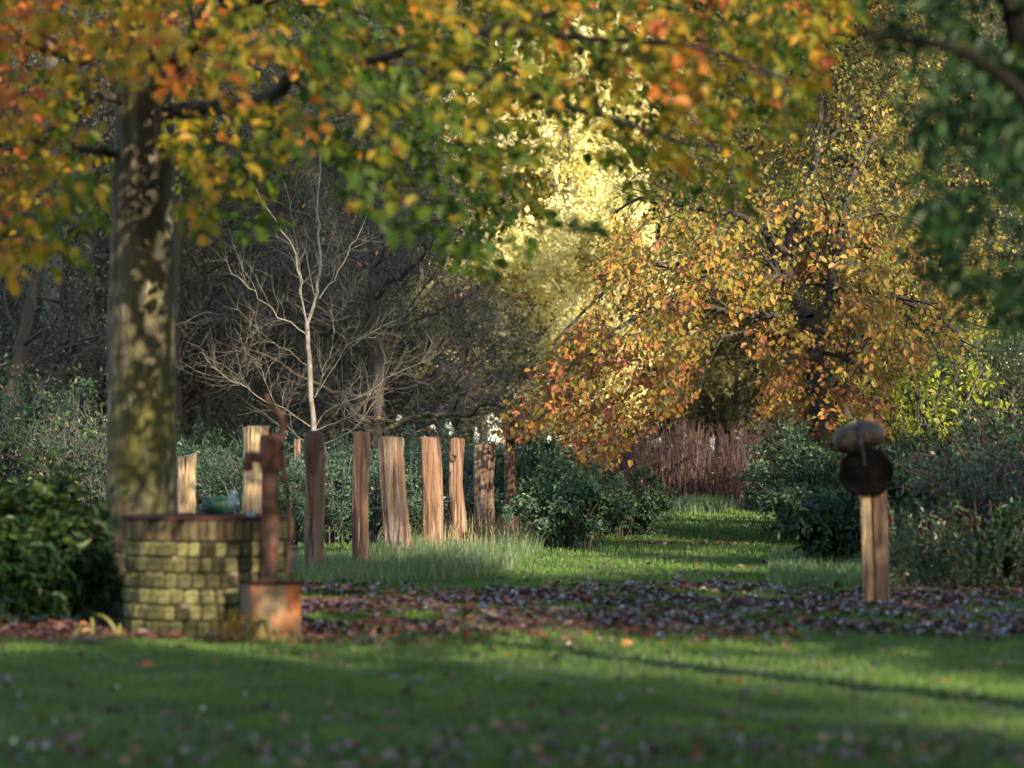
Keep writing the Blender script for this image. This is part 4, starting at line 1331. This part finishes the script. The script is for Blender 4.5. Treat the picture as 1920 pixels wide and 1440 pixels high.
# ------------------------------------------------------------------ plinth box and hand pump
PYc = gy(1203) + .19
PXc = X_at(508, PYc)
side = 82 / F * PYc
plinth = thing('iron_plinth', (PXc, PYc, 0), 'square rust-stained iron box standing cornerwise under the hand pump', 'box')
b = Buf(); box(b, (PXc, PYc, -.03), side, side, .445, math.radians(35) + 0, bev=.008); part('body', b, M['rust_box'], plinth)
b = Buf(); box(b, (PXc, PYc, .417), side + .02, side + .02, .016, math.radians(35), bev=.003); part('top_plate', b, M['lid'], plinth)
PZ = .434
pump = thing('hand_pump', (PXc - .005, PYc, PZ), 'tall rusty cast-iron hand pump with curved handle on the iron box', 'pump')
PX = PXc - .005
k_ = 1 / F * PYc
zt = lambda py: at(0, py, PYc)[2]
b = Buf()
lathe(b, [(0, PZ), (.082, PZ), (.085, PZ + .018), (.055, PZ + .03), (.052, zt(1060)), (.058, zt(1050)), (.060, zt(1030)), (.070, zt(1026)), (.070, zt(1016)), (.060, zt(1012)),
          (.062, zt(990)), (.064, zt(960)), (.072, zt(956)), (.072, zt(946)), (.066, zt(940)), (.066, zt(885)), (.075, zt(880)), (.080, zt(868)), (.080, zt(820)), (.076, zt(815)), (0, zt(814))], 32, org=(PX, PYc, 0))
part('barrel', b, M['rust'], pump)
b = Buf(); lathe(b, [(.09, PZ + .001), (.092, PZ + .02), (.06, PZ + .03), (.06, PZ + .05), (0, PZ + .052)], 8, org=(PX, PYc, 0)); part('foot_flange', b, M['iron'], pump)
for q in range(4):
    b = Buf(); lathe(b, [(.012, PZ + .02), (.012, PZ + .034), (0, PZ + .036)], 6, org=(PX + .076 * math.cos(q * 1.571 + .8), PYc + .076 * math.sin(q * 1.571 + .8), 0)); part('bolt', b, M['iron'], pump)
b = Buf()
P = spline([[PX - .05, PYc - .0, zt(862)], [PX - .10, PYc, zt(858)], [PX - .145, PYc, zt(857)], [PX - .165, PYc, zt(868)], [PX - .168, PYc, zt(884)]], 12)
tubes(b, P, np.array([.036] * 3 + [.036] * 6 + [.04] * 3), 14)
part('spout', b, M['rust'], pump)
b = Buf()
P = spline([[PX - .030, PYc + .02, zt(738)], [PX - .012, PYc + .02, zt(752)], [PX + .035, PYc + .02, zt(768)], [PX + .085, PYc + .02, zt(785)], [PX + .095, PYc + .02, zt(800)], [PX + .078, PYc + .02, zt(835)],
            [PX + .10, PYc + .02, zt(880)], [PX + .135, PYc + .02, zt(950)], [PX + .14, PYc + .02, zt(1030)], [PX + .12, PYc + .02, zt(1075)]], 34)
tubes(b, P, np.interp(np.linspace(0, 1, 34), [0, .12, .3, .45, .6, 1], [.008, .022, .036, .028, .020, .017]), 10)
hd = part('handle', b, M['rust'], pump)
b = Buf(); box(b, (PX + .075, PYc + .01, zt(842)), .07, .05, .035, 0, bev=.006); part('handle_pivot', b, M['iron'], pump)

# strap-leaved withered plants at the foot of the box
root = thing('withered_plant', (X_at(470, 21.75), 21.75, 0), 'yellowing strap-leaved plant withering at the foot of the iron box', 'plant')
for q in range(24):
    b = Buf()
    x0 = X_at(rng.uniform(415, 520), 21.75); a = rng.uniform(-1, 1.2); L = rng.uniform(.16, .40); hh = rng.uniform(.07, .24)
    K = 8
    u = np.linspace(0, 1, K)
    cxs = x0 + math.sin(a) * L * u ** 1.3
    cys = 21.72 - math.cos(a) * L * .35 * u + rng.uniform(-.1, .1)
    czs = .012 + hh * np.sin(u * 2.9)
    wv = .034 * np.sin(np.clip(u * 2.6 + .45, 0, 3.1))
    V = np.stack([np.stack([cxs, cys - wv, czs + wv * .6], 1), np.stack([cxs, cys + wv, czs - wv * .2 + .01], 1)], 1).reshape(-1, 3)
    b.add(V, [[k * 2, k * 2 + 1, k * 2 + 3, k * 2 + 2] for k in range(K - 1)], [rng.uniform(0, 1)] * (K - 1))
    part('strap_leaf', b, M['dry_leaf'], root)
root = thing('young_shoot', (X_at(185, 22.2), 22.2, 0), 'few green strap leaves sprouting between the laurel and the well', 'plant')
for q, (x0p, dx, hh) in enumerate(((175, -.01, .16), (172, .03, .11), (222, -.20, .19), (140, .1, .12), (224, .01, .12))):
    b = Buf(); K = 8; u = np.linspace(0, 1, K)
    cxs = X_at(x0p, 22.2) + dx * u ** 1.5; czs = hh * np.sin(u * 1.7); cys = np.full(K, 22.2); wv = .010 * np.sin(np.clip(u * 2.4 + .6, 0, 3.1))
    V = np.stack([np.stack([cxs - wv, cys, czs], 1), np.stack([cxs + wv, cys + .01, czs + wv * .5], 1)], 1).reshape(-1, 3)
    b.add(V, [[k * 2, k * 2 + 1, k * 2 + 3, k * 2 + 2] for k in range(K - 1)], [.04] * (K - 1))
    part('strap_leaf', b, M['dry_leaf'], root)

# ------------------------------------------------------------------ the post on the right with disc and strapped log
SY = gy(1131)
s_ = F / SY
root = thing('marker_post', (X_at(1636, SY), SY, 0), 'split wooden post at the right lawn edge carrying a black disc', 'post')
zt = lambda py: at(0, py, SY)[2]


def half_round(cx_px, w_px, y0, y1, dy, lean_px, mat, name, lab=None):
    bb = Buf(); n_s, nk = 18, 16
    th = np.arange(n_s) * 2 * math.pi / n_s
    Vs = []
    for k in range(nk):
        u = k / (nk - 1)
        z = -.08 + (zt(y1) + .08) * u
        r = w_px / 2 / s_ * (1 + .03 * math.sin(u * 7 + cx_px))
        rr = r * (1 + .03 * rng.normal(size=n_s)) / np.maximum(np.abs(np.cos(th)), np.abs(np.sin(th))) ** .4
        Vs.append(np.stack([X_at(cx_px - lean_px * u, SY) + rr * np.cos(th), SY + dy + rr * np.sin(th) * .9, np.full(n_s, z)], 1))
    Vs.append(Vs[-1] * .1 + Vs[-1].mean(0) * .9)
    bb.add(np.concatenate(Vs), [[k * n_s + j, k * n_s + (j + 1) % n_s, (k + 1) * n_s + (j + 1) % n_s, (k + 1) * n_s + j] for k in range(nk) for j in range(n_s)])
    return part(name, bb, mat, root, smooth=False, label=lab)


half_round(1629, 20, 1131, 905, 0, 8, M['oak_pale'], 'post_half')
half_round(1651, 19, 1131, 905, -.005, 9, M['oak'], 'post_half')
half_round(1664, 15, 1131, 905, .10, 7, M['oak_red'], 'brace_stake', 'darker stake standing close behind the split post')
# disc
disc_o = [(1571, 893), (1579, 860), (1600, 843), (1650, 841), (1677, 872), (1673, 906), (1654, 926), (1604, 929), (1583, 915)]
n_o = len(disc_o)
bb = Buf(); fr, bk = SY - .16, SY - .04
rings = []
cxm, cym = 1624, 886
for yy_, sc_ in ((fr, .002), (fr, .80), (fr - .004, .93), (fr + .02, 1.0), (bk, 1.0), (bk + .01, .9), (bk + .01, .05)):
    rings.append(np.array([at(cxm + (p[0] - cxm) * sc_, cym + (p[1] - cym) * sc_, yy_) for p in disc_o]))
bb.add(np.concatenate(rings), [[k * n_o + j, k * n_o + (j + 1) % n_o, (k + 1) * n_o + (j + 1) % n_o, (k + 1) * n_o + j] for k in range(len(rings) - 1) for j in range(n_o)])
dd = part('disc', bb, M['black_disc'], root, smooth=False, label='black irregular many-sided wooden disc')
# log roll lying on the disc
lr = thing('wooden_roll', at(1610, 850, SY - .1), 'smooth grey-brown wooden roll strapped on top of the black disc', 'log')
bb = Buf()
P = spline([at(1563, 836, SY - .12), at(1580, 829, SY - .12), at(1600, 822, SY - .11), at(1620, 817, SY - .10), at(1640, 814, SY - .09), at(1658, 813, SY - .08)], 60)
ss = np.linspace(0, 1, 60)
ss = .5 - .5 * np.cos(ss * math.pi)
P = np.stack([np.interp(ss, np.linspace(0, 1, 60), P[:, q]) for q in range(3)], 1)
rad_ = .128 * np.maximum(.02, (1 - np.abs(2 * ss - 1) ** 2.6)) ** .5 * (1 + .04 * np.sin(ss * 9)) * np.interp(ss, [0, .5, 1], [1.0, 1.04, .95]) * (1 - .13 * np.exp(-((ss - .49) / .045) ** 2))
tubes(bb, P, rad_, 24)
part('body', bb, M['log'], lr)
bb = Buf()
cs = at(1611, 818, SY - .10)
pts = []
for a in np.linspace(-.6, 1.35, 14) * math.pi / 2 + math.pi / 2:
    pts.append([cs[0] + .004, cs[1] - math.cos(math.pi - a) * -.142 * 1.0, cs[2] + math.sin(a) * .142])
pts = [[cs[0] + .0, cs[1] + .142 * math.cos(a), cs[2] + .142 * math.sin(a)] for a in np.linspace(.1, math.pi * 1.02, 14)]
pts += [list(at(1616, 835, SY - .255)), list(at(1619, 850, SY - .22)), list(at(1621, 872, SY - .17))]
P = spline(pts, 40)
T = nrm(np.gradient(P, axis=0)); sx = np.array([[1., 0, 0]]) * .018
nn = nrm(np.cross(T, np.tile([[1., 0, 0]], (40, 1)))) * .004
V = np.stack([P - sx - nn, P + sx - nn, P + sx + nn, P - sx + nn], 1).reshape(-1, 3)
bb.add(V, [[k * 4 + j, k * 4 + (j + 1) % 4, (k + 1) * 4 + (j + 1) % 4, (k + 1) * 4 + j] for k in range(39) for j in range(4)])
part('strap', bb, M['strap'], lr, smooth=False)


# ------------------------------------------------------------------ grass, long grass, litter
def blades(buf, x, y, h, w, tint, lean=.45):
    n = len(x)
    base = np.stack([x, y, ground_z(x, y)], 1)
    a = rng.uniform(0, 6.283, n)
    ln_ = np.stack([np.cos(a), np.sin(a)], 1) * (rng.random(n) * lean)[:, None]
    sd = rng.uniform(0, math.pi, n)
    s = np.stack([np.cos(sd), np.sin(sd) * .5, np.zeros(n)], 1) * (w / 2)[:, None]
    mid = base + np.stack([ln_[:, 0] * h * .35, ln_[:, 1] * h * .35, h * .6], 1)
    tip = base + np.stack([ln_[:, 0] * h, ln_[:, 1] * h, h * (1 - .3 * (rng.random(n)))], 1)
    V = np.stack([base - s, base + s, mid + s * .75, mid - s * .75, tip + s * .08, tip - s * .08], 1).reshape(-1, 3)
    q = np.arange(n)[:, None] * 6
    Q = np.stack([q + np.array([[0, 1, 2, 3]]), q + np.array([[3, 2, 4, 5]])], 1).reshape(-1, 4)
    buf.add(V, Q, np.repeat(tint, 2))


def lawn_xy(n, y0, y1, margin=.6):
    # even cover of what the view can show, a little wider on both sides
    Y = y0 * (y1 / y0) ** rng.random(n)
    X = (rng.random(n) - .5) * 2 * (960 / F * Y + margin)
    return X, Y


b = Buf()
X, Y = lawn_xy(330000, 11.5, 66)
pxx = 960 + F * X / Y
pyy = HZ + F * CAMH / Y
under = ((pxx > 560) & (pyy > 1095) & (pyy < 1185) & (vnoise(np.stack([X, Y, X * 0], 1), 1.5, 5) > .42))
farleft = (pyy < 1075) & (pxx < 560)
bed = (pyy < 1200) & (pyy > 1150) & (pxx < 580)
wellm = (X - WX) ** 2 + (Y - WYc) ** 2 < (WR + .03) ** 2
ok = ~(under & (rng.random(len(X)) < .25)) & ~farleft & ~(bed & (rng.random(len(X)) < .9)) & ~wellm
X, Y = X[ok], Y[ok]
pt = np.stack([X, Y, X * 0], 1)
tt = np.clip(vnoise(pt, 1.4, 11) * .45 + vnoise(pt, .5, 13) * .25 + rng.random(len(X)) * .3 - .05, 0, .9)
tt[rng.random(len(X)) < .015] = 1
hgt = .028 * rng.uniform(.5, 1.6, len(X)) * (.7 + 1.3 * vnoise(pt, .8, 12)) * np.interp(Y, [12, 30, 60], [.9, 1.1, 1.5])
blades(b, X, Y, hgt, .0040 * np.interp(Y, [12, 25, 60], [1, 2.2, 5]), tt)
tag(link('lawn_grass', b.mesh('lawn_grass', M['grass'], (0, 0, 0), False)), 'short green lawn grass over the whole clearing', kind='stuff')

b = Buf()
reg = []
n = 30000
px = rng.uniform(560, 1080, n); py = rng.uniform(960, 1098, n)
lim = np.interp(px, [560, 700, 860, 950, 1000, 1080], [1098, 1098, 1095, 1075, 1040, 1000])
up_ = np.interp(px, [560, 700, 780, 1000, 1080], [1040, 1040, 1000, 965, 965])
ok = (py < lim) & (py > up_)
px, py = px[ok], py[ok]
Y = F * CAMH / (py - HZ); X = (px - 960) / F * Y
pt = np.stack([X, Y, X * 0], 1)
hgt = rng.uniform(.08, .24, len(X)) * (.5 + vnoise(pt, 1.0, 21)) * np.interp(px, [560, 640, 800, 1000, 1080], [.5, .8, 1.2, 1.2, .7])
tt = np.clip(rng.beta(2, 2.5, len(X)), 0, .9); tt[rng.random(len(X)) < .06] = 1
blades(b, X, Y, hgt, np.full(len(X), .007), tt, lean=.9)
n = 9000
px = rng.uniform(1440, 1960, n); py = rng.uniform(1045, 1105, n)
Y = F * CAMH / (py - HZ); X = (px - 960) / F * Y
blades(b, X, Y, rng.uniform(.06, .22, n), np.full(n, .007), np.clip(rng.beta(2, 3, n), 0, .95), lean=.9)
# dry stalks by the last posts
n = 900
px = rng.uniform(800, 1000, n); py = rng.uniform(985, 1030, n)
Y = F * CAMH / (py - HZ); X = (px - 960) / F * Y
blades(b, X, Y, rng.uniform(.2, .55, n), np.full(n, .008), np.full(n, 1.0), lean=.6)
# sedge at the path end
n = 2500
px = rng.normal(1320, 28, n); Y = rng.normal(58, .5, n); X = (px - 960) / F * Y
blades(b, X, Y, rng.uniform(.15, .42, n), np.full(n, .012), rng.uniform(0, .9, n), lean=1.0)
tag(link('long_grass', b.mesh('long_grass', M['grass_long'], (0, 0, 0), False)), 'long tufty blue-green grass along the fence and lawn edges', kind='stuff')


def litter(px, py, size, tlo, thi, buf=None, lift=.02):
    Y = F * CAMH / (py - HZ); X = (px - 960) / F * Y
    ok = (X - WX) ** 2 + (Y - WYc) ** 2 > (WR + .04) ** 2
    X, Y = X[ok], Y[ok]
    n = len(X)
    pos = np.stack([X, Y, ground_z(X, Y) + lift + rng.uniform(0, .022, n)], 1)
    a = rng.uniform(0, 6.283, n)
    d = np.stack([np.cos(a), np.sin(a), rng.normal(size=n) * .22], 1)
    nor = nrm(rng.normal(size=(n, 3)) * np.array([.30, .30, .1]) + [0, 0, 1])
    L = size * rng.uniform(.4, 1.35, n)
    t = np.clip(tlo + (thi - tlo) * rng.beta(1.6, 2.2, n), 0, 1)
    leaves(buf, pos, d, nor, L, L * .66, t, fold=.25, curl=.28)


b = Buf()
n = 12000
px = rng.uniform(500, 2000, n)
up_ = np.interp(px, [500, 600, 760, 960, 1300, 1500, 2000], [1085, 1090, 1098, 1105, 1090, 1092, 1102])
dn_ = np.interp(px, [500, 700, 1000, 1300, 1600, 2000], [1200, 1192, 1185, 1188, 1190, 1215])
py = up_ + (dn_ - up_) * rng.beta(1.4, 1.5, n)
Yq = F * CAMH / (py - HZ)
ok = vnoise(np.stack([(px - 960) / F * Yq, Yq * .6, Yq * 0], 1), .55, 77) > rng.uniform(.24, .66, n)
px, py = px[ok], py[ok]
litter(px, py, .085, 0, .85, b)
n = 1500   # upper scatter on the sunlit lawn, thicker to the right
px = rng.uniform(900, 1900, n); py = rng.uniform(985, 1100, n)
ok = rng.random(n) < np.interp(px, [900, 1300, 1500, 1900], [.25, .35, .8, .9]) * np.interp(py, [985, 1100], [.4, 1])
litter(px[ok], py[ok], .08, 0, .9, b)
n = 170    # streak across the path
litter(rng.uniform(1190, 1400, n), rng.normal(1022, 2.0, n), .07, .3, 1, b)
n = 1500   # foot of the well and the laurel
litter(rng.uniform(-40, 590, n), rng.normal(1186, 10, n), .085, .1, 1, b, .012)
n = 900    # reddish at the foot of the marker post
litter(rng.uniform(1640, 1960, n), rng.normal(1108, 12, n), .08, .4, .9, b)
n = 600    # near scatter on the shaded lawn
py = 1440 - 250 * rng.random(n) ** 1.6
litter(rng.uniform(-30, 1950, n), py, .062, 0, 1, b, .03)
n = 260
litter(rng.uniform(-30, 1950, n), 1440 - 70 * rng.random(n) ** 1.3, .062, 0, 1, b, .03)
n = 600
litter(rng.uniform(560, 1500, n), rng.normal(1192, 12, n), .075, .4, 1, b)
tag(link('leaf_litter', b.mesh('leaf_litter', M['litter'], (0, 0, 0), False)), 'brown and purple fallen leaves strewn over the lawn', kind='stuff')


def single_leaf(px, py, L, t, lab, group=None):
    Y = gy(py)
    bb = Buf()
    a = rng.uniform(0, 6.28)
    leaves(bb, np.zeros((1, 3)), np.array([[math.cos(a), math.sin(a), .5]]), np.array([[.1, -.5, .8]]), L, L * .8, np.array([t]), fold=.3, curl=.3)
    o = link('fallen_leaf', bb.mesh('fallen_leaf', M['leaf_copper'], (0, 0, 0), False))
    o.location = (X_at(px, Y), Y, .035)
    tag(o, lab, 'leaf', group)


single_leaf(1545, 1262, .10, .68, 'large orange fallen leaf lying in the lit strip of lawn below the marker post')
single_leaf(1166, 1222, .10, .62, 'orange fallen leaf at the upper end of the lit strip of lawn')
single_leaf(1235, 1221, .07, .3, 'small yellow fallen leaf right of the orange one in the lit strip')
single_leaf(265, 1262, .09, .85, 'brown fallen leaf on the shaded lawn below the brick well')
single_leaf(1330, 1425, .09, .25, 'yellow fallen leaf at the bottom edge of the lawn') if False else None
